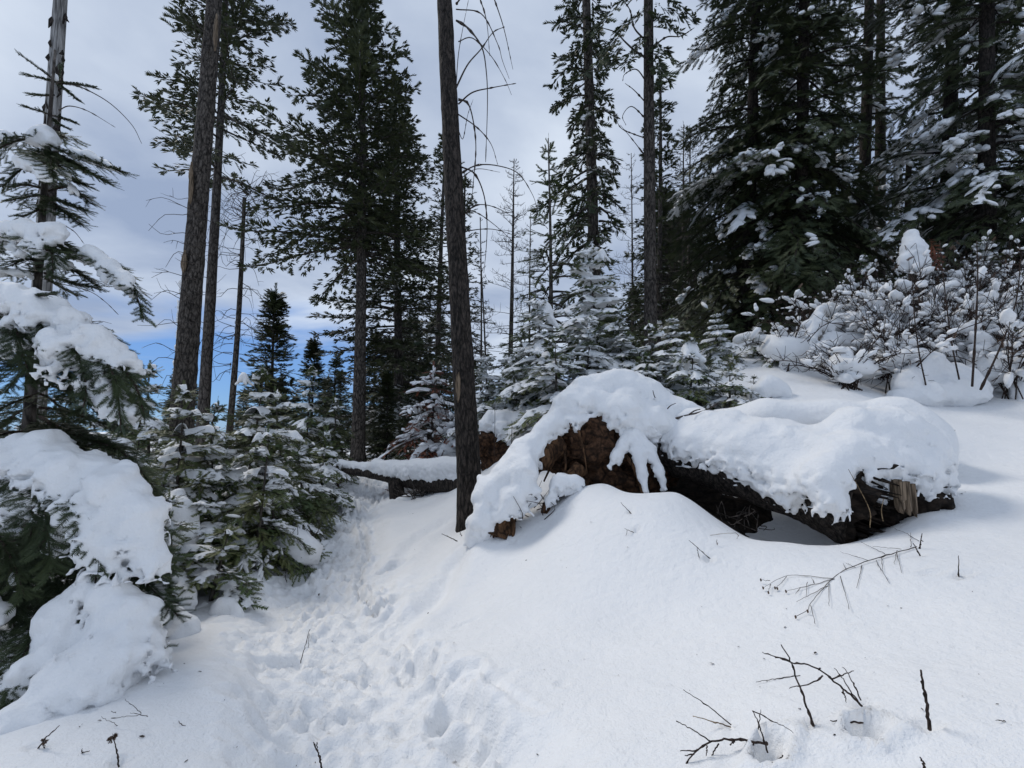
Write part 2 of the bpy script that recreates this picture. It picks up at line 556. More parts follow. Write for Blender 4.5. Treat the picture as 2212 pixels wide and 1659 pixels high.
LEAF_DRY = needle_material('dry_leaf', (.055, .034, .022), (.12, .075, .05))

# ------------------------------------------------------------------ ground
TY = np.array([-4, 0, 2.4, 3.2, 4.4, 5.9, 9.1, 13.0, 16.0, 22.0, 40.0])
TX = np.array([.8, .15, -.55, -1.14, -1.74, -2.27, -3.2, -3.95, -4.6, -6.0, -10.0])
def trail_x(y):
    return np.interp(y, TY, TX)
def softplus(x, k=1.5):
    return np.log1p(np.exp(np.clip(x * k, -40, 40))) / k
def base_z(x, y):
    xt = trail_x(y)
    r = softplus(x - xt - .7)
    up = .21 * r
    up = 9.0 * np.tanh(up / 9.0)
    l = softplus(xt - 1.6 - x, 1.5)
    dn = -.10 * l
    dn = 5.0 * np.tanh(dn / 5.0)
    far = np.clip(y - 16, 0, None)
    return up + dn * np.clip((y - 2) / 5, 0, 1) + .25 * np.tanh(far / 8) - .01 * far
CTRL = [  # pixel x, pixel y, distance: points of the snow surface
    (1310, 1040, 5.3), (1250, 1052, 5.35), (1375, 1080, 5.25), (1463, 1060, 5.0), (1530, 1103, 4.8), (1620, 1158, 4.5),
    (1700, 1160, 4.25), (1800, 1172, 4.1), (1900, 1155, 4.1), (2000, 1112, 4.3), (2060, 1050, 4.8),
    (1010, 1140, 6.6), (940, 1110, 7.6), (900, 1200, 6.0), (950, 1290, 4.6), (870, 1330, 4.15), (1012, 1152, 5.5), (1040, 1163, 5.25), (992, 1205, 5.28), (970, 1250, 4.9), (1040, 1220, 4.9), (1060, 1172, 5.15), (1110, 1178, 5.1), (1190, 1120, 5.25),
    (1300, 1300, 3.75), (1500, 1300, 3.5), (1300, 1500, 2.65), (1700, 1300, 3.25), (2000, 1300, 2.95), (2100, 1000, 5.5),
    (2150, 840, 8.0), (1950, 838, 8.4), (1780, 830, 8.0), (1750, 765, 9.8), (1950, 755, 10.5), (2150, 735, 10.5), (1900, 690, 13.5), (2200, 680, 12.5), (1700, 720, 12.5), (1620, 865, 7.6), (2100, 920, 6.6), (2200, 1150, 3.9), (2200, 1500, 2.0), (1700, 1600, 2.0),
    (1000, 1500, 2.75), (1400, 900, 8.2), (1150, 920, 9.0), (1550, 960, 6.7), (1750, 940, 6.3), (1950, 930, 6.0),
    (860, 1075, 10.6), (960, 1075, 9.2), (800, 1035, 13.2), (770, 1000, 16.0), (600, 990, 14.0),
    (490, 1320, 4.3), (630, 1180, 6.3), (690, 1080, 9.0), (400, 1400, 3.5), (300, 1500, 2.75), (150, 1560, 2.5), (470, 1500, 2.65), (640, 1420, 3.1),
    (250, 1640, 2.2), (500, 1640, 2.35),
]
CP = np.array([P(*c) for c in CTRL])
CP = np.concatenate([CP, [[1.75, 5.6, .50], [2.5, 5.1, .42], [3.2, 4.75, .40], [1.3, 6.4, .75]]])   # the trough under the log
anch = []
for ax_ in range(-16, 24, 4):
    for ay_ in (-4, 0, 12, 16, 22, 30):
        if ay_ < 1 or ax_ < -7 or ax_ > 13 or ay_ > 17:
            anch.append((ax_, ay_))
for q in ((-.3, .5), (.6, .5), (1.5, .2), (-1.5, .6), (-.3, 2.4), (-.75, 3.2), (-1.48, 4.4), (-2.05, 5.9), (-3.05, 9.1), (-3.5, 11), (-2.5, 1.2), (2.5, .8), (4, 2), (6, 3)):
    anch.append(q)
anch = np.array(anch, float)
_px = np.concatenate([CP[:, 0], anch[:, 0]]); _py = np.concatenate([CP[:, 1], anch[:, 1]])
_res = np.concatenate([CP[:, 2] - base_z(CP[:, 0], CP[:, 1]), np.zeros(len(anch))])
def _ph(r2):
    return r2 * np.log(np.sqrt(r2) + 1e-9) * 1.0
_n = len(_px)
_A = np.zeros((_n + 3, _n + 3))
_A[:_n, :_n] = _ph((_px[:, None] - _px) ** 2 + (_py[:, None] - _py) ** 2) + np.eye(_n) * .015
_A[:_n, _n] = 1; _A[:_n, _n + 1] = _px; _A[:_n, _n + 2] = _py
_A[_n:, :_n] = _A[:_n, _n:].T
_w = np.linalg.solve(_A, np.concatenate([_res, np.zeros(3)]))
def ground_z(x, y):
    x = np.asarray(x, float); y = np.asarray(y, float)
    z = base_z(x, y)
    r = np.full(x.shape, _w[_n]) + _w[_n + 1] * x + _w[_n + 2] * y
    for i in range(_n):
        r = r + _w[i] * _ph((x - _px[i]) ** 2 + (y - _py[i]) ** 2)
    f = np.clip(1 - (np.maximum(np.abs(x - 1) - 14, 0) + np.maximum(y - 20, 0) + np.maximum(-3 - y, 0)) / 6, 0, 1)
    f = f * f * (3 - 2 * f)
    # trodden trail: shallow trench
    d = np.abs(x - trail_x(y)) * .92
    tr = np.clip((1 - d / .8) * 1.7, 0, 1); tr = tr * tr * (3 - 2 * tr)
    return z + r * f - .20 * tr * np.clip((22 - y) / 6, 0, 1)
def gz(x, y):
    return float(ground_z(np.array([x]), np.array([y]))[0])
def hit(px, py, dmin=1.2, dmax=40.0):
    """where the sight line through a pixel meets the snow"""
    d = np.concatenate([np.arange(dmin, 8, .02), np.arange(8, dmax, .1)])
    a, b = P(px, py, 1.0), P(px, py, 2.0)
    L = a[None] + (d[:, None] - 1.0) * (b - a)[None]
    k = np.argmax(L[:, 2] < ground_z(L[:, 0], L[:, 1]))
    return L[k]

def axis_samples(lo, hi, c0, h0, flat, g_, fast):
    """even steps h0 within flat of c0, then growing at rate g_, then fast beyond the trees"""
    def run(end):
        o, d = [0.0], 0.0
        while d < end:
            d += h0 if d < flat else (h0 + g_ * (d - flat)) * (1 + max(0, (d - fast) / fast) ** 2)
            o.append(d)
        return np.array(o)
    m = run(c0 - lo) if lo < c0 else np.array([0.0])
    return np.concatenate([(c0 - m[1:])[::-1], c0 + run(hi - c0)])
gx = axis_samples(-350, 350, -1.2, .026, 2.4, .018, 8)
gy = np.concatenate([-np.geomspace(12, .3, 14), np.arange(0, 1.4, .1), axis_samples(1.4, 700, 1.4, .021, 2.0, .0052, 14)])
GX, GY = np.meshgrid(gx, gy, indexing='ij')
GZ = ground_z(GX, GY)
near = GY < 40
GZ += .050 * noise2(GX, GY, .9, 3.3) + .018 * noise2(GX, GY, 2.3, 8.1) + .0035 * noise2(GX, GY, 9, 1.7)
far_ = np.clip((np.hypot(GX, GY) - 25) / 40, 0, 1)
GZ += far_ * (1.2 * noise2(GX, GY, .06, 5.1) + 3.0 * noise2(GX, GY, .015, 2.2))
# trampled snow: many overlapping footprints with pushed-up rims
fr = np.random.default_rng(21)
def dent(x, y, L, Wd, ang, dep, rim=.4, sharp=4.0):
    m = max(L, Wd) * 1.9
    i0, i1 = np.searchsorted(gx, [x - m, x + m]); j0, j1 = np.searchsorted(gy, [y - m, y + m])
    if i1 - i0 < 2 or j1 - j0 < 2:
        return
    X = GX[i0:i1, j0:j1] - x; Y = GY[i0:i1, j0:j1] - y
    c, s = math.cos(ang), math.sin(ang)
    a = (X * c + Y * s) / L; b = (-X * s + Y * c) / Wd
    w = noise2(GX[i0:i1, j0:j1], GY[i0:i1, j0:j1], 11, x * 3) * .3 + noise2(GX[i0:i1, j0:j1], GY[i0:i1, j0:j1], 24, x * 3) * .2
    r = np.sqrt(a * a + b * b) + w
    GZ[i0:i1, j0:j1] += -dep / (1 + np.exp(sharp * 2.2 * (r - .85))) + rim * dep * np.exp(-((r - 1.25) / .28) ** 2)
for i in range(900):
    y = fr.uniform(1.3, 18) if i % 4 else fr.uniform(1.3, 6)
    x = trail_x(y) + np.clip(fr.normal(0, .30), -.55, .55)
    slope = (trail_x(y + .2) - trail_x(y - .2)) / .4
    ang = math.pi / 2 - math.atan(slope) + fr.normal(0, .35)
    dent(x, y, fr.uniform(.09, .15), fr.uniform(.045, .075), ang, fr.uniform(.007, .020) * (1 + .28 * max(y - 3, 0)), fr.uniform(.3, .7), fr.uniform(4, 9))
for k in range(80):   # looser holes along the edges of the trail and where it widens in front
    y = fr.uniform(1.5, 9)
    x = trail_x(y) + fr.choice([-1, 1]) * fr.uniform(.45, .8)
    dent(x, y, fr.uniform(.08, .2), fr.uniform(.05, .1), fr.uniform(0, 3.1), fr.uniform(.01, .03), .5, 6)
for px, py, L_, W_, a_, dp in ((850, 1215, .20, .11, .9, .09), (835, 1310, .17, .12, .6, .11), (905, 1440, .22, .13, 2.0, .12), (990, 1490, .2, .12, 1.2, .10), (985, 1580, .24, .15, 2.2, .10),
                               (1010, 1630, .16, .10, 2.2, .09), (700, 1560, .17, .12, .3, .07), (600, 1570, .15, .11, .1, .07), (590, 1440, .16, .11, .2, .07), (660, 1420, .2, .1, .3, .07), (560, 1400, .15, .09, .3, .06),
                               (1882, 1585, .085, .065, .3, .16), (1662, 1625, .10, .065, .7, .15), (2010, 1240, .06, .04, .2, .05), (2085, 1238, .05, .035, .2, .05), (1215, 1480, .05, .03, .2, .03), (1010, 1345, .12, .04, .6, .03), (880, 1270, .12, .04, .5, .03), (930, 1255, .14, .04, .5, .03)):
    h = hit(px, py)
    dent(h[0], h[1], L_, W_, a_, dp * .5, .5, 6)
# the fine crack along the right side of the trail, and a dragged line in the fresh snow
def groove(pts, w, dep):
    h = np.array([hit(*p)[:2] for p in pts])
    q, L = resample(np.concatenate([h, np.zeros((len(h), 1))], 1), 60)
    i0, i1 = np.searchsorted(gx, [q[:, 0].min() - .3, q[:, 0].max() + .3]); j0, j1 = np.searchsorted(gy, [q[:, 1].min() - .3, q[:, 1].max() + .3])
    X, Y = GX[i0:i1, j0:j1], GY[i0:i1, j0:j1]
    D = np.full(X.shape, 9.0)
    for a in q:
        D = np.minimum(D, np.hypot(X - a[0] + .02 * noise2(X, Y, 9, 3), Y - a[1]))
    GZ[i0:i1, j0:j1] += -dep * np.exp(-(D / w) ** 2) + .5 * dep * np.exp(-((D - 2.2 * w) / w) ** 2)
groove([(768, 1085), (775, 1135), (785, 1165), (790, 1200), (778, 1250), (776, 1285), (795, 1310), (815, 1340)], .035, .11)
groove([(1010, 1455), (1060, 1480), (1110, 1510), (1170, 1540)], .02, .02)
groove([(880, 1380), (890, 1420), (930, 1450), (945, 1470)], .03, .05)
groove([(985, 1212), (962, 1262), (925, 1310), (880, 1350), (860, 1390)], .09, .05)
groove([(960, 1135), (910, 1165), (870, 1200), (840, 1250)], .10, .035)
groove([(1000, 1530), (1040, 1560), (1070, 1590)], .035, .06)
for px, py in ((1980, 1180), (1988, 1200), (1866, 1530), (1758, 1572), (2008, 1576), (1655, 1608), (1658, 1626), (1579, 1567), (2071, 1247), (1532, 1206), (650, 1432), (694, 1660), (72, 1632), (256, 1660), (1108, 1169), (1363, 1110), (1376, 1153), (1532, 1207), (620, 1258), (690, 1164)):
    h = hit(px, py)
    dent(h[0], h[1], .035, .03, 0, .035, .25, 3)
d_ = np.abs(GX - trail_x(GY)) * .92
tm = np.clip(1.35 - d_ / .62, 0, 1) * np.clip((24 - GY) / 8, 0, 1)
tm = tm * (1 + .35 * noise2(GX, GY, 1.7, 5.5))
GZ += np.clip(.85 + .30 * (GY - 3), .8, 3.2) * tm * (.012 * noise2(GX, GY, 4.5, 2.1) - .022 * np.abs(noise2(GX + .05 * noise2(GX, GY, 6, 1), GY, 7, 4.1)) + .022 * np.abs(noise2(GX * .8, GY * 1.3, 13, 6.1)) + .011 * noise2(GX * .8, GY * 1.3, 27, 9.1))
g = Geo()
nx, ny = GX.shape
ii = np.arange(nx * ny).reshape(nx, ny)
g.add(np.stack([GX, GY, GZ], -1).reshape(-1, 3), None, np.stack([ii[:-1, :-1], ii[1:, :-1], ii[1:, 1:], ii[:-1, 1:]], -1).reshape(-1, 4))
go = structure(g.build('snow_ground', SNOW_TROD))
go.data.attributes.new('trod', 'FLOAT', 'POINT').data.foreach_set('value', np.clip(tm, 0, 1).astype(np.float32).ravel())

# ------------------------------------------------------------------ tree growing
UP = np.array([0, 0, 1.0])
class Frame:
    def __init__(self, curve):
        self.C, self.L = resample(curve, 24)
        self.T = norm(np.gradient(self.C, axis=0))
        S = np.cross(self.T, UP)
        bad = np.linalg.norm(S, axis=1) < .15
        S[bad] = np.cross(self.T[bad], np.array([.3, 1, 0]))
        self.S = norm(S)
        self.N = np.cross(self.S, self.T)
        self.u = np.linspace(0, self.L, 24)
    def at(self, A, u):
        return np.stack([np.interp(u, self.u, A[:, k]) for k in range(3)], -1)
    def pos(self, u, v, w):
        ex = np.maximum(u - self.L, 0)[..., None]
        return self.at(self.C, u) + ex * self.at(self.T, u) + v[..., None] * self.at(self.S, u) + w[..., None] * self.at(self.N, u)
def frond(r, curve, Wd, dl, ds, sl, acc, wood=None, wr=.004, latang=55, sag=.25, s0=.12, jit=.25):
    f = Frame(curve)
    L = f.L
    n = max(2, int(L * (1 - s0) / dl))
    s = np.repeat(s0 + (1 - s0) * (np.arange(n) + .5) / n, 2) + r.normal(0, .25 / n, 2 * n)
    s = np.clip(s, .02, .99)
    side = np.tile([-1.0, 1.0], n)
    shp = np.minimum(1, (s + .12) / .42) * (1 - s) ** .7 + .05
    ll = Wd * shp * r.uniform(.65, 1.15, 2 * n)
    ca = np.radians(latang + r.normal(0, 7, 2 * n))
    m = np.maximum(1, (ll / ds).astype(int))
    k = np.repeat(np.arange(2 * n), m)
    o = np.arange(len(k)) - np.repeat(np.cumsum(m) - m, m)
    t = ll[k] * (o + .35 + r.uniform(-.2, .2, len(k))) / m[k]
    alt = np.where(o % 2, 1.0, -1.0)
    last = (o == m[k] - 1)
    U = s[k] * L + t * np.cos(ca[k]); V_ = side[k] * t * np.sin(ca[k])
    an = ca[k] + alt * np.radians(38) * (~last) + r.normal(0, .15, len(k))
    du, dv = np.cos(an), side[k] * np.sin(an)
    # shoots on the main axis
    na = max(2, int(L / ds))
    ua = L * (.15 + .85 * (np.arange(na) + 1) / na)
    U = np.concatenate([U, ua - sl * .5]); V_ = np.concatenate([V_, np.zeros(na)])
    aa = r.normal(0, .35, na); aa[-1] = 0
    du = np.concatenate([du, np.cos(aa)]); dv = np.concatenate([dv, np.sin(aa)])
    w = -sag * V_ ** 2 / max(Wd, .05)
    pos = f.pos(U, V_, w + r.normal(0, .02 * Wd, len(U)))
    T, S, N = f.at(f.T, U), f.at(f.S, U), f.at(f.N, U)
    slope = -2 * sag * V_ / max(Wd, .05)
    D = du[:, None] * T + dv[:, None] * (S + slope[:, None] * N) + r.normal(0, jit, (len(U), 1)) * N
    Nn = N + r.normal(0, jit, (len(U), 3))
    acc.append((pos, D, Nn, sl * r.uniform(.75, 1.2, len(U))))
    segs = (s * L, ll, ca, side)
    if wood is not None:
        e = ll * .9
        p0 = f.pos(s * L, np.zeros(2 * n), np.zeros(2 * n))
        v1 = side * e * np.sin(ca)
        p1 = f.pos(s * L + e * np.cos(ca), v1, -sag * v1 ** 2 / max(Wd, .05))
        dd = p1 - p0
        instance(wood, PRISM, p0, dd, np.tile(UP, (2 * n, 1)) + .01, np.linalg.norm(dd, axis=1), wr)
    return f, segs
def snow_pad(g, r, f, segs, Wd, rad, sag, res, cover=.6, hgt=1.0, seed=0.0, s1=.96):
    """a cushion of snow with fingers down the side twigs of one bough"""
    su, ll, ca, side = segs
    L = f.L
    nu, nv = max(5, int(L * 1.02 / res)), max(5, int(2 * Wd / res))
    uu = np.linspace(.08 * L, L * 1.02, nu); vv = np.linspace(-Wd, Wd, nv)
    U, V_ = np.meshgrid(uu, vv, indexing='ij')
    keep = r.random(len(su)) < cover
    e = ll * .82
    A = np.stack([su, np.zeros(len(su))], 1)[keep]
    B = np.stack([su + e * np.cos(ca), side * e * np.sin(ca)], 1)[keep]
    A = np.concatenate([A, [[.12 * L, 0]]]); B = np.concatenate([B, [[L * s1, 0]]])
    r0 = np.full(len(A), rad); r1 = np.full(len(A), rad * .6); r0[-1] = rad * 1.25; r1[-1] = rad * .75
    Pt = np.stack([U.ravel(), V_.ravel()], 1)
    D = B - A
    t = np.clip(((Pt[:, None] - A) * D).sum(-1) / np.maximum((D * D).sum(-1), 1e-9), 0, 1)
    d2 = ((Pt[:, None] - A - t[..., None] * D) ** 2).sum(-1)
    rr = r0 + (r1 - r0) * t
    W_ = f.pos(U, V_, np.zeros_like(U))
    nz = noise3(W_, 1.1 / max(rad, .02) * .22, seed).ravel()
    rr = rr * np.clip(1 + .75 * nz, .15, 1.6)[:, None]
    th = np.sqrt(np.maximum(rr * rr - d2, 0)).max(1).reshape(U.shape)
    if th.max() <= 0:
        return
    th = th * hgt * (1 + .25 * noise3(W_, .5 / max(rad, .02), seed + 4))
    sg = -sag * V_ ** 2 / max(Wd, .05)
    bot = f.pos(U, V_, sg + rad * .10)
    N = f.at(f.N, U); up = norm(N * .5 + UP)
    top = bot + up * th[..., None]
    low = bot - up * (th * .22)[..., None]
    i = np.arange(nu * nv).reshape(nu, nv)
    c = np.stack([i[:-1, :-1], i[1:, :-1], i[1:, 1:], i[:-1, 1:]], -1).reshape(-1, 4)
    ok = (th.ravel()[c] > 0).any(1)
    c = c[ok]
    n = nu * nv
    used, inv = np.unique(np.concatenate([c, c[:, ::-1] + n]).ravel(), return_inverse=True)
    g.add(np.concatenate([top.reshape(-1, 3), low.reshape(-1, 3)])[used], None, inv.reshape(-1, 4))
def bake(g, tm, acc):
    for pos, D, N, L in acc:
        if isinstance(tm, list):
            k = len(tm)
            for i in range(k):
                instance(g, tm[i], pos[i::k], D[i::k], N[i::k], L[i::k])
        else:
            instance(g, tm, pos, D, N, L)
def branch_curve(r, z, az, L, e0, droop, up=0.0, r0=0.0, n=9):
    s = np.linspace(0, 1, n)
    el = e0 - droop * s + up * np.maximum(s - .55, 0) * 2
    ds = L / (n - 1)
    h = np.concatenate([[0], np.cumsum(np.cos(el[:-1]) * ds)]); v = np.concatenate([[0], np.cumsum(np.sin(el[:-1]) * ds)])
    a = az + np.cumsum(r.normal(0, .03, n))
    return np.stack([np.cos(a) * (h + r0), np.sin(a) * (h + r0), z + v], 1)
def trunk_geo(H, r0, r1, seg=10, bend=0.0, rough=.05, seed=0, z0=-.6, n=None, rs=5.0):
    g = Geo()
    n = n or max(12, int(H / .5))
    z = np.linspace(z0, H, n)
    t = np.clip(z / H, 0, 1)
    pts = np.stack([bend * np.sin(t * 3.1 + seed), bend * np.cos(t * 2.3 + seed) - bend * math.cos(seed), z], 1)
    rad = r0 + (r1 - r0) * t + r0 * .35 * np.exp(-np.maximum(z, 0) / .35)
    tube(g, pts, rad, seg, True, rough, rs)
    return g
def conifer(seed, H, R, cb=.08, nb=60, prof=.85, e_top=40, e_bot=-5, droop=30, up=10, lat=.42, dl=.12, ds=.1, sl=.12,
            tm=MID, asym=0.0, asym_az=0.0, ragged=.2, snow=0.0, snow_r=.045, snow_res=.04, snow_cover=.6, snow_hgt=1.0,
            blobs=0, blob_size=.22, blob_top=1.0, tr=.03, zmax=1e9, gap=None, latang=55, sag=.3, top_tuft=True, whorl=0, wr=None, blob_low=0.0, dust=0.0, dust_s=1.1, dust_top=1.0, fingers=0.0, finger_w=.16, snow_top=1.0):
    """returns (wood, crown, snow) Geo in the tree's own space"""
    r = np.random.default_rng(seed)
    wood, crown, snw = Geo(), Geo(), Geo()
    acc = []
    zs = cb * H + (H * .985 - cb * H) * np.sort(r.random(nb)) ** .92
    if whorl:
        lv = np.linspace(cb * H, H * .97, whorl)
        zs = lv[np.arange(nb) % whorl] + r.normal(0, .015 * H / max(whorl / 8, 1), nb)
    az = np.arange(nb) * 2.39996 + r.normal(0, .35, nb)
    bc = []
    for z, a in zip(zs, az):
        if z > zmax:
            continue
        t = (z - cb * H) / (H * (1 - cb))
        t = min(max(t, 0), 1)
        L = R * max((1 - t), .03) ** prof * r.uniform(1 - ragged * 1.6, 1 + ragged) * (1 + asym * math.cos(a - asym_az))
        if gap and gap[0] < z / H < gap[1] and r.random() < gap[2]:
            L *= .3
        L = max(L, .06 * min(1, H / 4) + .04)
        e0 = R_(e_bot + (e_top - e_bot) * t + r.normal(0, 7))
        c = branch_curve(r, z, a, L, e0, R_(droop * (1 - .4 * t)), R_(up), tr * (1 - z / H))
        Wd = max(lat * L, sl * .6)
        k = len(acc)
        f, segs = frond(r, c, Wd, dl, ds, sl, acc, wood if wr else None, wr or .004, latang, sag)
        rb = max(tr * .28 * (1 - t) ** .7 * min(1, L / R * 1.3), .006 if sl < .2 else .012)
        tube(wood, c, np.linspace(rb, rb * .25, len(c)), 4, False)
        if snow and r.random() < snow and z < H * snow_top:
            snow_pad(snw, r, f, segs, Wd, snow_r * r.uniform(.75, 1.25), sag, snow_res, snow_cover, snow_hgt, seed * 1.7 + k)
        bc.append((z / H, f, Wd))
    if top_tuft:
        n = 6
        p = np.tile([0, 0, H], (n, 1)) - np.array([[0, 0, sl * .5 * i] for i in range(n)])
        aa = r.uniform(0, 6.28, n)
        d = np.stack([np.cos(aa) * .5, np.sin(aa) * .5, np.full(n, 1.0)], 1); d[0] = (0, 0, 1)
        acc.append((p, d, np.tile([.3, .2, .1], (n, 1)) + r.normal(0, .3, (n, 3)), np.full(n, sl)))
    bake(crown, tm, acc)
    if dust or fingers:
        p_ = np.concatenate([a[0] for a in acc]); D_ = np.concatenate([a[1] for a in acc]); L_ = np.concatenate([np.broadcast_to(a[3], (len(a[0]),)) for a in acc])
        w_ = dust or fingers
        nz = noise3(p_, dust_s, seed) + .5 * noise3(p_, dust_s * 2.4, seed + 2)
        nz = nz - 1.2 * np.maximum(p_[:, 2] / H - dust_top, 0) / max(1 - dust_top, .05) * (dust_top < 1)
        ok = np.argsort(-(nz + r.normal(0, .11 if fingers else .3, len(nz))))[:int(w_ * len(nz))]
        ok = ok[norm(D_[ok])[:, 2] > -.9]
        q_, d_2, l_2 = p_[ok], D_[ok], L_[ok]
        tp = TINY if fingers else SPRAYS
        for i in range(len(tp)):
            k = slice(i, None, len(tp)); m = len(q_[k])
            if fingers:
                instance(snw, tp[i], q_[k] + norm(d_2[k]) * (l_2[k] * .45)[:, None] + UP * .012, d_2[k], np.tile(UP, (m, 1)), l_2[k] * r.uniform(.45, .75, m), l_2[k] * finger_w * r.uniform(.7, 1.5, m))
            else:
                instance(snw, tp[i], q_[k] + UP * .035, d_2[k] + UP * .05, np.tile(UP, (m, 1)) + r.normal(0, .2, (m, 3)), l_2[k] * r.uniform(.6, .95, m))
    if blobs:
        Pp, Dd, Ll = [], [], []
        tt = np.array([b[0] for b in bc])
        wts = np.clip(blob_top - tt, .0, 1) * (tt >= blob_low) + 1e-6
        ch = r.choice(len(bc), blobs, p=wts / wts.sum())
        for i in ch:
            z, f, Wd = bc[i]
            u = np.array([r.uniform(.35, 1.0) * f.L]); v_ = np.array([r.normal(0, .35) * Wd * (1 - u[0] / f.L * .7)])
            Pp.append(f.pos(u, v_, np.array([.03]) - sag * v_ ** 2 / max(Wd, .05))[0]); Dd.append(f.at(f.T, u)[0] + r.normal(0, .25, 3))
            Ll.append(blob_size * r.lognormal(0, .45))
        Pp, Dd, Ll = np.array(Pp), np.array(Dd), np.array(Ll)
        for i in range(4):
            s_ = slice(i, None, 4)
            instance(snw, BLOBS[i], Pp[s_], Dd[s_], np.tile(UP, (len(Pp[s_]), 1)), Ll[s_], Ll[s_] * r.uniform(.35, .6, len(Pp[s_])))
    return wood, crown, snw

class Kind:
    """meshes of one grown tree, shared by its copies"""
    def __init__(self, trunk, geos, bark, needles, snowmat=None):
        wood, crown, snw = geos
        v, t, q = wood.arrays(); trunk.add(v, t, q)
        self.trunk = trunk.mesh('trunk', bark)
        self.crown = crown.mesh('crown', needles, False)
        self.snow = snw.mesh('snow_load', snowmat or SNOWB) if snw.n else None
    def plant(self, name, label, cat, loc, axis=UP, spin=0.0, scale=1.0, group=None):
        t = thing(name, label, cat, loc, axis, group, spin)
        t.scale = (scale,) * 3 if not hasattr(scale, '__len__') else scale
        part('trunk', self.trunk, t)
        part('crown', self.crown, t)
        if self.snow:
            part('snow_load', self.snow, t)['kind'] = 'stuff'
        return t
def foot(px, d, sink=.05):
    x = P(px, 900, d)[0]
    return np.array([x, d, gz(x, d) - sink])
def aim(px0, d, px1, py1, dd=0.0):
    """base on the ground under px0 at d; axis towards the pixel (px1, py1)"""
    b = foot(px0, d)
    a = P(px1, py1, d + dd) - b
    return b, a / np.linalg.norm(a), float(np.linalg.norm(a))

# ------------------------------------------------------------------ tall trees of the middle distance
# the burnt trunk in the middle
def bare_trunk(name, label, px0, d, px1, py1, H, r0, r1, bark, seg=24, rough=.05, n=None, bend=.03, seed=1, rs=7.0, cat='tree'):
    b, a, _ = aim(px0, d, px1, py1)
    t = thing(name, label, cat, b, a)
    trunk_geo(H, r0, r1, seg, bend, rough, seed, n=n, rs=rs).build('trunk', bark, t)
    return t, b, a
def local(t, p):
    bpy.context.view_layer.update()
    return np.array(t.matrix_world.inverted() @ Vector([float(c) for c in p]))
def dead_branch(parent, pix, d0, d1, r, mat, seed=0, knots=True, name='branch'):
    """a bare branch through pixels, parented to its tree"""
    ds_ = np.linspace(d0, d1, len(pix))
    w = np.array([P(p[0], p[1], dd) for p, dd in zip(pix, ds_)])
    M = parent.matrix_world.inverted()
    w = np.array([M @ Vector(p) for p in w])
    c, L = resample(w, 26)
    rr = np.random.default_rng(seed)
    rad = np.linspace(r, r * .3, 26) * (1 + (.9 * (rr.random(26) > .85) if knots else 0))
    g = Geo(); tube(g, c, rad, 6)
    return g.build(name, mat, parent)

burnt, _, _ = bare_trunk('burnt_tree', 'charred black trunk standing in snow beside the root mound, curved dead branches', 1018, 6.6, 962, -20, 9.0, .168, .105, BARK_BURNT, 40, .045, 260, .02, 2, 14.0)
bpy.context.view_layer.update()
BR = [
    ([(985, 20), (1040, 30), (1075, 95), (1085, 130), (1100, 170)], .011), ([(985, 44), (1010, 60), (1040, 100), (1050, 150), (1053, 220), (1049, 350)], .016),
    ([(985, 190), (1010, 140), (1040, 105), (1065, 70), (1090, 58)], .017), ([(990, 225), (1020, 200), (1060, 190), (1115, 180)], .015),
    ([(990, 215), (1010, 222), (1022, 260), (1028, 320), (1022, 400), (1018, 440)], .015), ([(990, 247), (1030, 275), (1060, 310), (1075, 355)], .012),
    ([(995, 360), (1025, 375), (1045, 420), (1052, 480), (1050, 540), (1045, 590)], .015), ([(995, 375), (1030, 357), (1075, 358), (1120, 375), (1150, 420), (1160, 450)], .013),
    ([(995, 385), (1030, 365), (1080, 372)], .009), ([(1000, 465), (1030, 443), (1070, 448), (1120, 475)], .011), ([(1005, 500), (1040, 495), (1075, 497), (1130, 515)], .010),
    ([(1008, 452), (1040, 465), (1085, 500), (1125, 540)], .009), ([(985, 10), (1005, -20), (1020, -60)], .016), ([(1030, -20), (1050, 40), (1058, 120)], .012), ([(1065, -10), (1088, 60), (1108, 150)], .012),
    ([(990, 280), (1000, 300), (1010, 250), (1022, 215)], .008), ([(990, 90), (1020, 82), (1060, 120), (1090, 170), (1105, 205)], .010), ([(985, 190), (990, 120), (1000, 60), (1012, 0)], .010),
]
for i, (pp, rr) in enumerate(BR):
    dead_branch(burnt, pp, 6.55, 6.2 + .5 * ((i * 37) % 10) / 10, rr * .8, BARK_DEAD if i % 3 else BARK_TWIG, i)
g = Geo()   # the strip where the bark has split off
M = burnt.matrix_world.inverted()
for px, y0, y1, w_ in ((990, 785, 870, 5.5), (986, 800, 850, 3.5)):
    g = Geo(); c, _ = resample(np.array([M @ Vector(P(px + k * .6, yy, 6.47)) for k, yy in enumerate(np.linspace(y1, y0, 7))]), 14)
    tube(g, c, pm(w_, 6.45) * np.sin(np.linspace(.25, 2.9, 14)) + .004, 8, True, .2, 20)
    o = g.build('split_wood', PALE_WOOD, burnt); o['label'] = 'pale bare strip where the bark has split off'

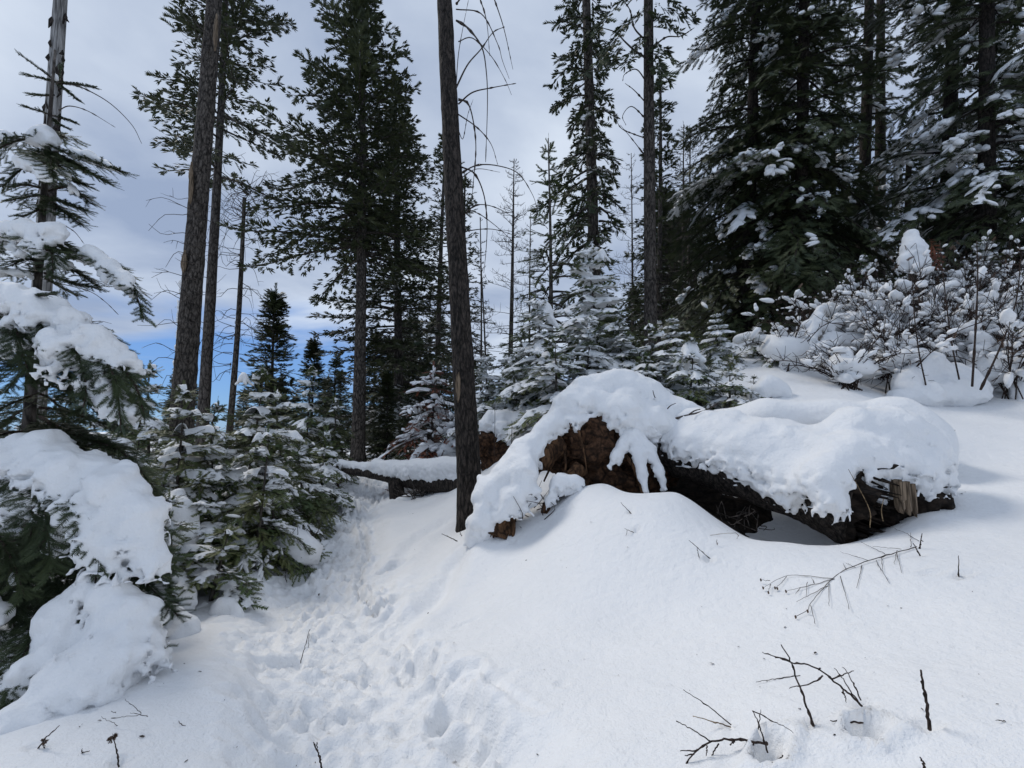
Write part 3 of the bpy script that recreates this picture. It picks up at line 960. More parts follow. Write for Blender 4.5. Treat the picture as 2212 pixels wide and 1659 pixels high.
# weathered snag behind the snowy fir, left
snag, b_, a_ = bare_trunk('dead_snag', 'grey weathered barkless snag rising behind the snow-laden fir', 84, 11.0, 128, -10, 13.5, .22, .13, BARK_SNAG, 20, .03, 60, .03, 3, 3.0)
bpy.context.view_layer.update()
g = Geo()
rs_ = np.random.default_rng(5)
M = snag.matrix_world.inverted()
for i in range(34):
    y = rs_.uniform(20, 440)
    x = 128 - 36 * (y / 620) + rs_.choice([-1, 1]) * (14 + 3 * y / 600) + rs_.normal(0, 1.5)
    p = np.array(M @ Vector(P(x, y, 10.9)))
    tube(g, np.array([p + [0, 0, .1], p, p + [rs_.normal(0, .05), rs_.normal(0, .05), -.12 * rs_.uniform(.5, 2)]]), [.01, .05 * rs_.uniform(.4, 1.2), .012], 6, True, .35, 14)
for y0, y1 in ((270, 305), (140, 175), (320, 500)):
    for k in range(5):
        y = rs_.uniform(y0, y1); p = np.array(M @ Vector(P(128 - 36 * (y / 620) + 10, y, 10.86)))
        tube(g, np.array([p + [0, 0, .2], p, p - [0, 0, .25]]), [.02, .09, .02], 7, True, .35, 11)
o = g.build('bark_scrap', BARK_BURNT, snag); o['kind'] = 'stuff'; o['label'] = 'loose dark scraps of bark'
for i, (pp, rr) in enumerate([([(150, 180), (190, 195), (240, 225), (285, 270), (306, 310)], .016), ([(128, 238), (150, 229), (190, 240), (249, 275)], .014),
                              ([(130, 482), (160, 500), (182, 527)], .012), ([(120, 610), (190, 628), (225, 650), (256, 680)], .012), ([(150, 705), (210, 694), (241, 699)], .012)]):
    dead_branch(snag, pp, 10.8, 10.5, rr, BARK_DEAD, i + 40)

# scaly trunk on the left, its twin behind, and the dead top beside them
def twiggy(t, pxpairs, d, n, seed, lmin, lmax, r, mat, side=0, name='dead_twigs', curl=.25, y0=0, y1=830, up=.0, mesh_only=False, forks=3):
    """short dead twigs on a trunk whose screen line runs between the two pixel points"""
    rr = np.random.default_rng(seed)
    (ax, ay), (bx, by) = pxpairs
    g = Geo()
    M = t.matrix_world.inverted()
    for i in range(n):
        y = rr.uniform(y0, y1)
        x = ax + (bx - ax) * (y - ay) / (by - ay)
        p = P(x, y, d)
        s = side if side else rr.choice([-1, 1])
        az = rr.normal(0, .7) + (0 if s > 0 else math.pi)
        L = rr.uniform(lmin, lmax)
        el = rr.normal(up, .25)
        d3 = np.array([math.cos(az) * math.cos(el), math.sin(az) * math.cos(el), math.sin(el)])
        q = [p, p + d3 * L * .35, p + d3 * L * .7 + UP * L * curl * rr.normal(0, .5), p + d3 * L + UP * L * curl * rr.normal(-.3, .8)]
        c, _ = resample(np.array([M @ Vector(k) for k in q]), 8)
        tube(g, c, np.linspace(r, r * .35, 8), 4, False)
        for k in range(rr.integers(0, forks + 1)):
            j = rr.integers(2, 7)
            e = (c[j] - c[0]) / max(np.linalg.norm(c[j] - c[0]), .01)
            e = norm(e + rr.normal(0, .6, 3)) * L * rr.uniform(.15, .4)
            tube(g, np.array([c[j], c[j] + e * .5, c[j] + e + [0, 0, rr.normal(0, .1) * L]]), [r * .6, r * .45, r * .25], 3, False)
    o = g.build(name, mat, t); o['kind'] = 'stuff'
    return o
scaly, b_, a_ = bare_trunk('fir_tree', 'thick tall trunk with scaly flaking bark and stubby dead twigs, on the left', 394, 12.0, 460, -10, 15, .285, .175, BARK, 30, .055, 220, .03, 4, 11.0)
bpy.context.view_layer.update()
twiggy(scaly, ((405, 850), (460, 0)), 11.8, 26, 3, .4, 1.3, .011, BARK_DEAD, -1, y0=430, y1=830, up=.05)
twiggy(scaly, ((405, 850), (460, 0)), 11.8, 14, 8, .4, 1.0, .010, BARK_DEAD, 1, y0=300, y1=800, up=.0)
twiggy(scaly, ((405, 850), (460, 0)), 11.8, 16, 9, .4, 1.2, .013, BARK_DEAD, -1, y0=-10, y1=150, up=.6)
M = scaly.matrix_world.inverted()
g = Geo(); r = np.random.default_rng(15)
yy = r.uniform(560, 845, 46); pp = np.array([M @ Vector(P(400 - (y - 850) * .0647 - pm(1, 1) * 0 - 22.5 + r.normal(0, 2), y, 11.9)) for y in yy])
instance(g, TINY[0], pp, r.normal(0, .3, (46, 3)) + UP, np.tile([-1.0, -.4, 0], (46, 1)), .09 * r.lognormal(0, .4, 46), .045)
g.build('snow_load', SNOWB, scaly)['kind'] = 'stuff'
for px, y0, y1 in ((414, 350, 440), (400, 540, 590), (468, 30, 110)):
    g = Geo(); c, _ = resample(np.array([M @ Vector(P(px - k * .8, yy, 11.72)) for k, yy in enumerate(np.linspace(y0, y1, 6))]), 12)
    tube(g, c, .055 * np.sin(np.linspace(.25, 2.9, 12)) + .006, 8, True, .35, 9)
    o = g.build('split_wood', PALE_WOOD, scaly); o['label'] = 'pale patch where the bark has flaked off'

def doug(seed, H, R, cb, nb=90, **k):
    d = dict(prof=.55, e_top=35, e_bot=-8, droop=26, up=22, lat=.42, dl=.30, ds=.25, sl=.34, tm=TUFTS, ragged=.42, tr=.2, sag=.25, latang=50)
    d.update(k)
    return conifer(seed, H, R, cb, nb, **d)
def tall(label, px0, d, px1, py1, H, R, cb, seed, bark=BARK_FAR, needles=NEEDLE_FAR, r0=.2, r1=.05, spin=0, name='fir_tree', bend=.06, **k):
    b, a, _ = aim(px0, d, px1, py1)
    K_ = Kind(trunk_geo(H, r0, r1, 12, bend, .05, seed), doug(seed, H, R, cb, **k), bark, needles)
    return K_.plant(name, label, 'tree', b, a, spin)
tall('second fir behind the scaly trunk, ragged green crown above a bare lower stem', 440, 17.0, 484, 60, 22.5, 2.9, .50, 31, r0=.22, r1=.06, nb=95, asym=.12)
dtop = thing('dead_fir', 'thin dead fir with a curly bare twig top beside the two left trunks', 'tree', *aim(494, 17.0, 530, 430)[:2])
Hd = aim(494, 17.0, 530, 430)[2]
trunk_geo(Hd, .13, .06, 10, .08, .06, 6).build('trunk', BARK, dtop)
bpy.context.view_layer.update()
twiggy(dtop, ((494, 850), (530, 430)), 17.0, 70, 12, .5, 1.6, .013, BARK_DEAD, 0, curl=.5, y0=440, y1=820, up=-.1)
twiggy(dtop, ((515, 560), (530, 415)), 17.0, 40, 13, .6, 1.5, .014, BARK_DEAD, 0, curl=.5, y0=405, y1=480, up=.5)
tall('tall Douglas-type fir with a broad pointed crown over the trail, long bare stem', 774, 16.5, 788, 0, 18.3, 3.0, .40, 32, r0=.25, r1=.05, nb=215, asym=.15, asym_az=3.1, prof=.62, gap=(.4, .62, .35), up=30, bark=BARK)
tall('bushy dark fir right behind the tall trail-side fir, green almost to the ground', 862, 20.0, 858, 190, 16.8, 2.9, .09, 33, r0=.24, nb=260, prof=.6, dust=.16, dust_top=.25, dust_s=.7, dl=.3, ds=.26)
tall('narrow fir between the bushy fir and the charred trunk', 940, 25.0, 962, 340, 17.3, 2.3, .28, 34, r0=.2, nb=110, prof=.6, dl=.4, ds=.34)
tall('slim fir half hidden behind the charred trunk', 1002, 27.0, 1003, 430, 15.8, 1.9, .2, 35, r0=.16, nb=80, prof=.7, dl=.4, ds=.34)

def larch(label, px0, d, px1, py1, R, seed, n=90, r0=.13, nb_twig=9, up=.5, cb=.25, name='bare_larch'):
    b, a, H = aim(px0, d, px1, py1)
    t = thing(name, label, 'tree', b, a)
    r = np.random.default_rng(seed)
    trunk_geo(H, r0, .02, 8, .05, .04, seed).build('trunk', BARK_FAR, t)
    g = Geo()
    for i in range(n):
        f = cb + (1 - cb) * r.random() ** .9
        L = R * (1 - (f - cb) / (1 - cb) * .93) ** .75 * r.uniform(.6, 1.15)
        c = branch_curve(r, f * H, i * 2.4 + r.normal(0, .4), L, R_(5 + 20 * f + r.normal(0, 8)), R_(25), R_(75) * up * 2, .05, 8)
        tube(g, c, np.linspace(.016, .006, 8), 3, False)
        for k in range(nb_twig):
            j = r.integers(2, 8)
            e = norm(np.gradient(c, axis=0)[j] + r.normal(0, .5, 3) + UP * .35) * L * r.uniform(.12, .32)
            tube(g, np.array([c[j], c[j] + e * .55, c[j] + e + UP * L * .06]), [.008, .007, .004], 3, False)
    g.build('branches', BARK_FAR, t)['kind'] = 'stuff'
    return t
larch('bare leafless larch with upturned twigs, beside the charred trunk', 1096, 22.0, 1112, 345, 1.75, 51, 100, .15)
larch('smaller grey bare larch close behind the upturned-twig larch', 1140, 27.0, 1148, 460, 1.5, 52, 70, .09)
larch('tall bare larch in front of the dark firs, left of a bare pair', 1478, 22.0, 1479, 268, 2.1, 53, 110, .13)
larch('tall bare larch in front of the dark firs, right of a bare pair', 1490, 23.0, 1492, 275, 2.1, 54, 110, .13)
larch('faint bare larch behind the thick stem with twisted limbs', 1372, 27.0, 1362, 330, 2.1, 55, 90, .1)
larch('thin bare sapling pole just right of the charred trunk', 1040, 20.0, 1036, 470, .8, 56, 40, .06, cb=.15)
larch('thin bare sapling pole between charred trunk and larch', 1052, 18.0, 1040, 560, .7, 57, 36, .05, cb=.15)

# leaning fir with sparse drooping sprays, and the stem with twisted limbs
tall('leaning fir with sparse drooping sprays and a visible stem, snow on its lower boughs', 1300, 14.0, 1266, 0, 19.0, 1.12, .08, 36, r0=.2, r1=.1, nb=140, prof=.12, asym=.4, asym_az=3.0, droop=40, e_top=5, e_bot=-28, up=0, dl=.22, ds=.2, sl=.3, lat=.36, dust=.14, dust_top=.35, dust_s=.9, needles=NEEDLE_DARK, ragged=.45, bark=BARK)
twist, b_, a_ = bare_trunk('fir_tree', 'straight grey stem with twisted dead limbs and a high sparse crown', 1408, 13.0, 1403, -10, 16.5, .185, .11, BARK, 20, .05, 120, .03, 9, 8.0)
bpy.context.view_layer.update()
for i, (pp, rr) in enumerate([([(1395, 125), (1372, 110), (1350, 90), (1330, 70), (1300, 60)], .035), ([(1398, 180), (1375, 150), (1350, 160), (1345, 175)], .022), ([(1398, 225), (1370, 195), (1350, 180)], .022),
                              ([(1398, 260), (1365, 230), (1345, 250), (1352, 270)], .018), ([(1400, 300), (1370, 290), (1340, 275), (1325, 240)], .018), ([(1400, 345), (1365, 300), (1340, 270)], .016),
                              ([(1412, 100), (1440, 80), (1470, 78), (1500, 60)], .025), ([(1412, 130), (1435, 115), (1450, 100)], .02), ([(1397, 90), (1370, 60), (1360, 20), (1335, -10)], .03),
                              ([(1400, 440), (1380, 430), (1362, 425)], .014), ([(1400, 320), (1425, 300), (1432, 260)], .014)]):
    dead_branch(twist, pp, 12.95, 12.6, rr, BARK_DEAD, i + 70)
r = np.random.default_rng(77)
acc = []
M = twist.matrix_world.inverted()
tg = Geo()
for (x0, y0), (x1, y1), w_ in [((1402, 20), (1330, 55), .8), ((1400, -20), (1340, -10), .9), ((1405, 60), (1350, 130), .6), ((1405, 30), (1470, 60), .8), ((1408, 90), (1455, 115), .7), ((1405, -30), (1480, 10), 1.0), ((1408, 130), (1445, 165), .5),
                                 ((1340, 70), (1295, 120), .5), ((1405, 100), (1430, 150), .6), ((1330, 10), (1290, 60), .6), ((1412, 10), (1500, 30), .7), ((1335, 100), (1318, 135), .3), ((1400, 70), (1425, 20), .7)]:
    for k in range(1):
        c = np.array([M @ Vector(P(x0 + (x1 - x0) * t, y0 + (y1 - y0) * t + 14 * t * t, 12.9 + (k - .5) * 1.6 * t)) for t in np.linspace(0, 1, 6)])
        frond(r, c, w_ * .5, .22, .2, .3, acc)
bake(tg, TUFTS, acc)
tg.build('crown', NEEDLE_DARK, twist, False)
tall('dark narrow fir directly behind the stem with twisted limbs', 1424, 21.0, 1424, 235, 15.5, 1.6, .1, 37, r0=.16, nb=130, prof=.6, needles=NEEDLE_DARK, dl=.34, ds=.3, droop=40, dust=.12, dust_top=.4)
tall('small pointed fir with bare leader, behind the sapling with a big snow cap', 1186, 13.0, 1185, 408, 8.0, 1.35, .05, 38, r0=.09, r1=.015, nb=95, prof=.9, dl=.22, ds=.18, sl=.22, tm=[MID], needles=NEEDLE_SAP, dust=.22, dust_top=.6, e_top=25, droop=35)

# the dark firs on the right
def dark(label, px0, d, px1, py1, H, R, seed, cb=.03, nb=170, dust=.1, pads=.1, **k):
    kw = dict(prof=.5, e_top=5, e_bot=-22, droop=50, up=8, dl=.18, ds=.165, sl=.28, lat=.38, tm=DENSE, ragged=.42, needles=NEEDLE_DARK, fingers=dust * .75, finger_w=.25, dust_s=1.15, snow=pads, snow_r=.07, snow_res=.055, snow_cover=.3, snow_top=.42, zmax=13.5, r0=.2, r1=.1, sag=.45, bark=BARK_BURNT)
    kw.update(k)
    return tall(label, px0, d, px1, py1, H, R, cb, seed, nb=nb, **kw)
dark('huge dark fir with drooping boughs at the left end of the right-hand wood', 1625, 14.5, 1635, 0, 19, 2.75, 61, nb=265, dust=.06, pads=.15, snow_r=.10, snow_cover=.55)
dark('huge dark fir close beside the bare pair, its stem hidden in black boughs', 1740, 13.5, 1735, 0, 19, 2.45, 62, nb=260, dust=.03, pads=.04)
dark('dark fir with thin see-through top between the two darkest firs and the right edge', 1867, 15.0, 1872, 0, 17.5, 1.45, 63, nb=110, dust=.13, pads=.2, e_bot=-15)
dark('thin dark pole fir standing close to the see-through fir', 1903, 16.0, 1900, 0, 17, .95, 64, nb=50, dust=.2)
dark('dark fir with snow-flecked slanting boughs, second from the right edge', 2050, 13.0, 2062, 0, 18, 2.2, 65, nb=140, dust=.15, pads=.34, asym=.25, asym_az=3.1)
dark('dark fir at the right edge carrying thick lumps of snow', 2150, 11.5, 2140, 0, 17, 2.1, 66, nb=140, dust=.17, pads=.38)
dark('tall fir cut by the right edge, boughs reaching in from outside', 2290, 11.0, 2270, 0, 17, 2.2, 67, nb=115, dust=.17, pads=.38)
dark('dark fir deep in the wood behind the two blackest firs', 1690, 21.0, 1690, 0, 11.5, 2.4, 68, nb=120, dust=.05, dl=.34, ds=.3, sl=.42, zmax=17)
dark('dark fir deep in the wood behind the see-through fir', 1960, 21.0, 1965, -20, 10.5, 2.0, 69, nb=110, dust=.16, dl=.34, ds=.3, sl=.42, zmax=17)
dark('dark fir deep in the wood behind the right edge firs', 2120, 20.0, 2125, -20, 12, 2.0, 70, nb=110, dust=.16, dl=.34, ds=.3, sl=.42, zmax=17)
dark('dark fir deep in the wood between the bare pair and the blackest firs', 1800, 19.0, 1805, -20, 10.5, 2.0, 71, nb=120, dust=.05, dl=.34, ds=.3, sl=.42, zmax=16)

# distant firs
D1 = Kind(trunk_geo(8, .12, .02, 8, .04, .04, 1), conifer(81, 8, 1.75, .02, 230, prof=.85, e_top=30, e_bot=-10, droop=30, up=18, lat=.4, dl=.3, ds=.26, sl=.38, tm=SPRAYS, ragged=.2, tr=.1, dust=.07), BARK_FAR, NEEDLE_FAR)
D2 = Kind(trunk_geo(8, .12, .02, 8, .04, .04, 2), conifer(82, 8, 2.1, .02, 220, prof=.75, e_top=25, e_bot=-15, droop=30, up=10, lat=.42, dl=.32, ds=.28, sl=.38, tm=SPRAYS, ragged=.25, tr=.1, dust=.3), BARK_FAR, NEEDLE_FAR)
D3 = Kind(trunk_geo(8, .12, .02, 8, .04, .04, 3), conifer(83, 8, 1.6, .06, 190, prof=.7, e_top=25, e_bot=-15, droop=35, up=20, lat=.42, dl=.3, ds=.26, sl=.36, tm=SPRAYS, ragged=.3, tr=.1, dust=.1), BARK_FAR, NEEDLE_DARK)
def far_fir(K_, label, px, d, py_top, spin, group=None, name='fir_tree'):
    b = foot(px, d, .1)
    H = P(px, py_top, d)[2] - b[2]
    return K_.plant(name, label, 'tree', b, UP, spin, H / 8.0, group)
far_fir(D1, 'pointed dark young fir standing alone against the sky left of the trail', 583, 19.0, 632, .4)
far_fir(D1, 'shorter pointed young fir just right of the lone pointed one', 672, 21.0, 738, 2.1)
far_fir(D3, 'small fir low on the slope between the young firs and the tall trunk', 722, 24.0, 770, 1.0)
far_fir(D1, 'green low fir behind the crossing log, right of the tall trail-side stem', 835, 17.0, 800, .7)
far_fir(D2, 'frosted young fir behind the crossing log, left of the red sapling', 880, 15.5, 850, 2.9)
rr = np.random.default_rng(99)
n = 0
for i in range(68):   # the wood beyond
    px = rr.uniform(-120, 1500) if i < 44 else rr.uniform(1050, 2450) if i < 56 else rr.uniform(-900, -60)
    d = rr.uniform(24, 46)
    lim = 855 if px < 380 else 800 if px < 560 else 800 if px < 740 else 690 if px < 1000 else 800 if px < 1250 else 640 if px < 1400 else 430
    far_fir((D1, D2, D3)[i % 3], 'small dark fir in the wood beyond the nearer trees', px, d, lim + rr.uniform(-25, 60), rr.uniform(0, 6), 'distant firs in the wood behind')

# ------------------------------------------------------------------ snow-laden saplings
def sap(seed, H, R, nb, **k):
    kw = dict(prof=.8, e_top=25, e_bot=-14, droop=54, up=0, lat=.52, dl=.095, ds=.08, sl=.16, tm=MID, ragged=.3, snow=.36, snow_r=.066, snow_res=.03, snow_cover=.5, snow_hgt=1.1, fingers=.06, dust_s=2.6, finger_w=.2, tr=.04, sag=.45, wr=.004, whorl=max(5, int(H / .3)))
    kw.update(k)
    return Kind(trunk_geo(H, .018 + .008 * H, .006, 8, .03, .05, seed), conifer(seed, H, R, .06, nb, **kw), BARK_FAR, NEEDLE_SAP)
SA = sap(101, 2.4, 1.1, 62)
SB = sap(102, 2.8, 1.25, 66, droop=50)
SC_ = sap(103, 1.7, 1.0, 48, snow_r=.055, snow_cover=.6, snow=.75)
SD = sap(104, 3.4, 1.4, 78, dl=.12, ds=.1, sl=.18, snow_r=.045, snow_res=.03)
SE = sap(105, 1.3, .85, 36, droop=62, e_bot=0, snow_r=.035, snow_cover=.5, snow=.8)
WHITE = {id(k): sap(sd_, h_, r_, nb_, snow=.72, snow_cover=.6, fingers=.10, **kw_) for k, sd_, h_, r_, nb_, kw_ in ((SA, 111, 2.4, 1.1, 60, {}), (SB, 112, 2.8, 1.25, 62, {}), (SD, 114, 3.4, 1.4, 70, dict(dl=.12, ds=.1, sl=.18)))}
HK = {id(SA): 2.4, id(SB): 2.8, id(SC_): 1.7, id(SD): 3.4, id(SE): 1.3}
def sapling(K_, label, px, d, py_top, spin, group='snow-laden saplings', cap=0, wide=1.0):
    b = foot(px, d, .08)
    H = P(px, py_top, d)[2] - b[2]
    s = H / HK[id(K_)]
    if px > 1000:                      # the uphill ones carry more snow
        K_ = WHITE.get(id(K_), K_)
    ln = np.array([.09 * math.sin(px * 3.3 + spin), .09 * math.cos(px * 1.7 + spin), 1.0])
    t = K_.plant('fir_sapling', label, 'tree', b, ln / np.linalg.norm(ln), spin, (s * wide, s * wide, s), group)
    if cap:
        c = P(px, py_top, d) - [0, 0, pm(cap, d) * .2]
        rd = pm(cap, d)
        rr_ = np.random.default_rng(int(px))
        pr = [(c, c - [0, 0, rd * .5], rd * .35, rd * .55)]
        for a in np.arange(5) * 1.256 + rr_.uniform(0, 1):
            e = c + np.array([math.cos(a) * rd * 1.15, math.sin(a) * rd * 1.15, -rd * rr_.uniform(1.1, 2.1)])
            pr.append((c - [0, 0, rd * .4], e, rd * .42, rd * .14))
        m_ = mass(pr, max(.018, rd * .11), k=rd * .3, na=rd * .12, ns=1.2 / rd, fine=rd * .06, seed=px)
        o_ = m_.build('snow_cap', SNOWB, t)
        bpy.context.view_layer.update()
        o_.matrix_parent_inverse = t.matrix_world.inverted()
    return t
# left of the trail
sapling(SE, 'nearest small sapling beside the trail, drooping boughs over a snow hump', 480, 4.55, 1150, .5, wide=1.25)
sapling(SA, 'sapling behind the nearest small one, layered white boughs with one pale snow tip', 560, 5.6, 935, 1.1, cap=12)
sapling(SB, 'tall sapling left of the trail with a hood of snow on its leader', 527, 6.6, 805, 2.0, cap=15)
sapling(SD, 'broad sapling leaning its laden boughs over the trail edge', 625, 7.6, 850, 3.4, wide=1.05)
sapling(SB, 'sapling with sagging tiers between the snowy fir and the hooded sapling', 395, 6.0, 845, 4.1, cap=12)
sapling(SC_, 'low sapling in the dark gap right of the big snow-covered boughs', 395, 4.6, 1080, 2.7, wide=1.1)
sapling(SA, 'sapling close to the foot of the scaly trunk', 440, 8.4, 870, .2)
sapling(SC_, 'short sapling at the trail edge where the log crosses', 695, 9.5, 935, 1.6)
sapling(SB, 'dark green sapling just left of the tall trail-side stem', 665, 13.0, 800, 5.0)
sapling(SA, 'sapling behind the thin end of the crossing log', 720, 13.0, 860, 2.2)
sapling(SB, 'sapling at the far left behind the snow-laden fir', 250, 8.5, 850, 1.0)
sapling(SA, 'sapling low behind the heaviest snowy boughs', 310, 7.0, 905, 3.8)
sapling(SD, 'sapling far left in the shade of the snow-laden fir', 120, 9.0, 830, 2.0)
sapling(SB, 'thin sapling seen between the scaly trunk and the dead fir', 330, 11.0, 800, .9)
sapling(SD, 'wide green sapling filling the gap behind the hooded one, left of the trail', 575, 7.2, 905, 5.6, wide=1.25)
sapling(SA, 'drooping sapling low at the trail edge, in front of the broad leaning one', 610, 6.3, 1015, 2.9, wide=1.3)
sapling(SC_, 'dense low sapling right of the big snow cushions', 440, 5.3, 1040, 5.2, wide=1.25)
sapling(SB, 'sapling with dark lower boughs behind the low dense one', 470, 6.4, 930, .8, wide=1.2)
sapling(SD, 'dark sapling in the shade between snowy fir and low dense sapling', 350, 6.2, 960, 3.3, wide=1.15)
sapling(SA, 'sapling at the trail edge next to the short one by the log', 660, 8.6, 950, .4, wide=1.25)
sapling(SD, 'sapling in the wood beyond the left edge, behind the snowy fir', -60, 8.0, 800, .3)
sapling(SB, 'sapling well left of the snowy fir, outside the trail', -420, 7.0, 860, 2.3)
# behind the root mound
sapling(SD, 'large sapling with a big white cap, behind the left end of the root mound', 1176, 9.3, 655, 1.2, cap=27, wide=1.3)
sapling(SB, 'sapling in front of the white-capped one, next to the charred trunk', 1100, 10.3, 760, 2.9)
sapling(SA, 'sapling with finger-like snowy boughs just behind the mound top', 1200, 8.2, 740, 4.4, wide=1.3)
sapling(SD, 'tall sapling with snow-blotched boughs below the leaning fir', 1300, 10.5, 540, .3, cap=15, wide=1.25)
sapling(SB, 'sapling between the leaning fir and the grey stem', 1350, 9.6, 690, 5.2, wide=1.35)
sapling(SA, 'sapling right in front of the grey stem with twisted limbs', 1425, 8.8, 700, 1.9, wide=1.35)
sapling(SC_, 'sapling buried under one large lump of snow right of the mound top', 1490, 8.0, 735, 3.3, cap=30)
sapling(SC_, 'small sapling with drooping white fingers at the open slope', 1575, 7.4, 775, .6, wide=1.15)
sapling(SE, 'smallest sapling at the edge of the open snow slope', 1630, 7.8, 815, 2.0)
sapling(SB, 'sapling under the huge dark fir at the wood edge', 1560, 9.8, 680, 2.5, wide=1.3)
sapling(SA, 'sapling by the snowy fallen branch under the dark firs', 1640, 10.0, 700, 4.9, wide=1.3)
sapling(SC_, 'little layered sapling beside the snow-covered brush pile', 1695, 9.2, 705, 1.3)
sapling(SD, 'sapling behind the charred trunk, half hidden by it', 1060, 10.5, 770, .8, wide=1.3)
sapling(SA, 'sapling left of the white-capped one at the sky gap', 1130, 10.8, 720, 3.1, wide=1.3)
sapling(SD, 'full sapling between the finger-boughed one and the grey stem', 1262, 9.0, 690, 2.2, wide=1.3)
sapling(SC_, 'low full sapling peeping over the right shoulder of the mound', 1400, 8.2, 775, 4.0, wide=1.35)
sapling(SC_, 'low full sapling between the lump-buried one and the drooping white fingers', 1535, 7.9, 800, 5.1, wide=1.3)
sapling(SB, 'full sapling behind the lump-buried one', 1465, 9.4, 690, 1.4, wide=1.3)
sapling(SC_, 'low full sapling left of the mound, beyond the second root plate', 1120, 9.9, 830, 3.7, wide=1.3)
sapling(SD, 'snow-plastered sapling at the right edge of the wood', 2160, 10.2, 520, 4.2, wide=1.2)
sapling(SB, 'snow-plastered sapling between brush and dark firs', 2050, 10.8, 560, 2.4, wide=1.2)
sapling(SA, 'snow-plastered sapling above the brush, left of the capped stump', 1890, 11.0, 560, .7, wide=1.2)
sapling(SA, 'snow-plastered sapling cut by the right edge', 2230, 9.0, 600, 1.9, wide=1.2)
# the dead red one behind the log
RS = Kind(trunk_geo(2.4, .04, .008, 8, .03, .05, 5), conifer(120, 2.4, 1.25, .05, 60, prof=.65, e_top=10, e_bot=-15, droop=45, up=0, lat=.42, dl=.12, ds=.1, sl=.13, tm=MID, ragged=.25, snow=.4, snow_r=.045, snow_res=.035, snow_cover=.2, fingers=.15, finger_w=.2, dust_s=1.8, tr=.04, sag=.4, wr=.005), BARK_DEAD, NEEDLE_RED)
b = foot(935, 11.9, .1)
s_ = (P(935, 795, 11.9)[2] - b[2]) / 2.4
RS.plant('dead_sapling', 'rust-red dead sapling coated in snow behind the crossing log', 'tree', b, UP, .8, (s_ * 1.1, s_ * 1.1, s_))

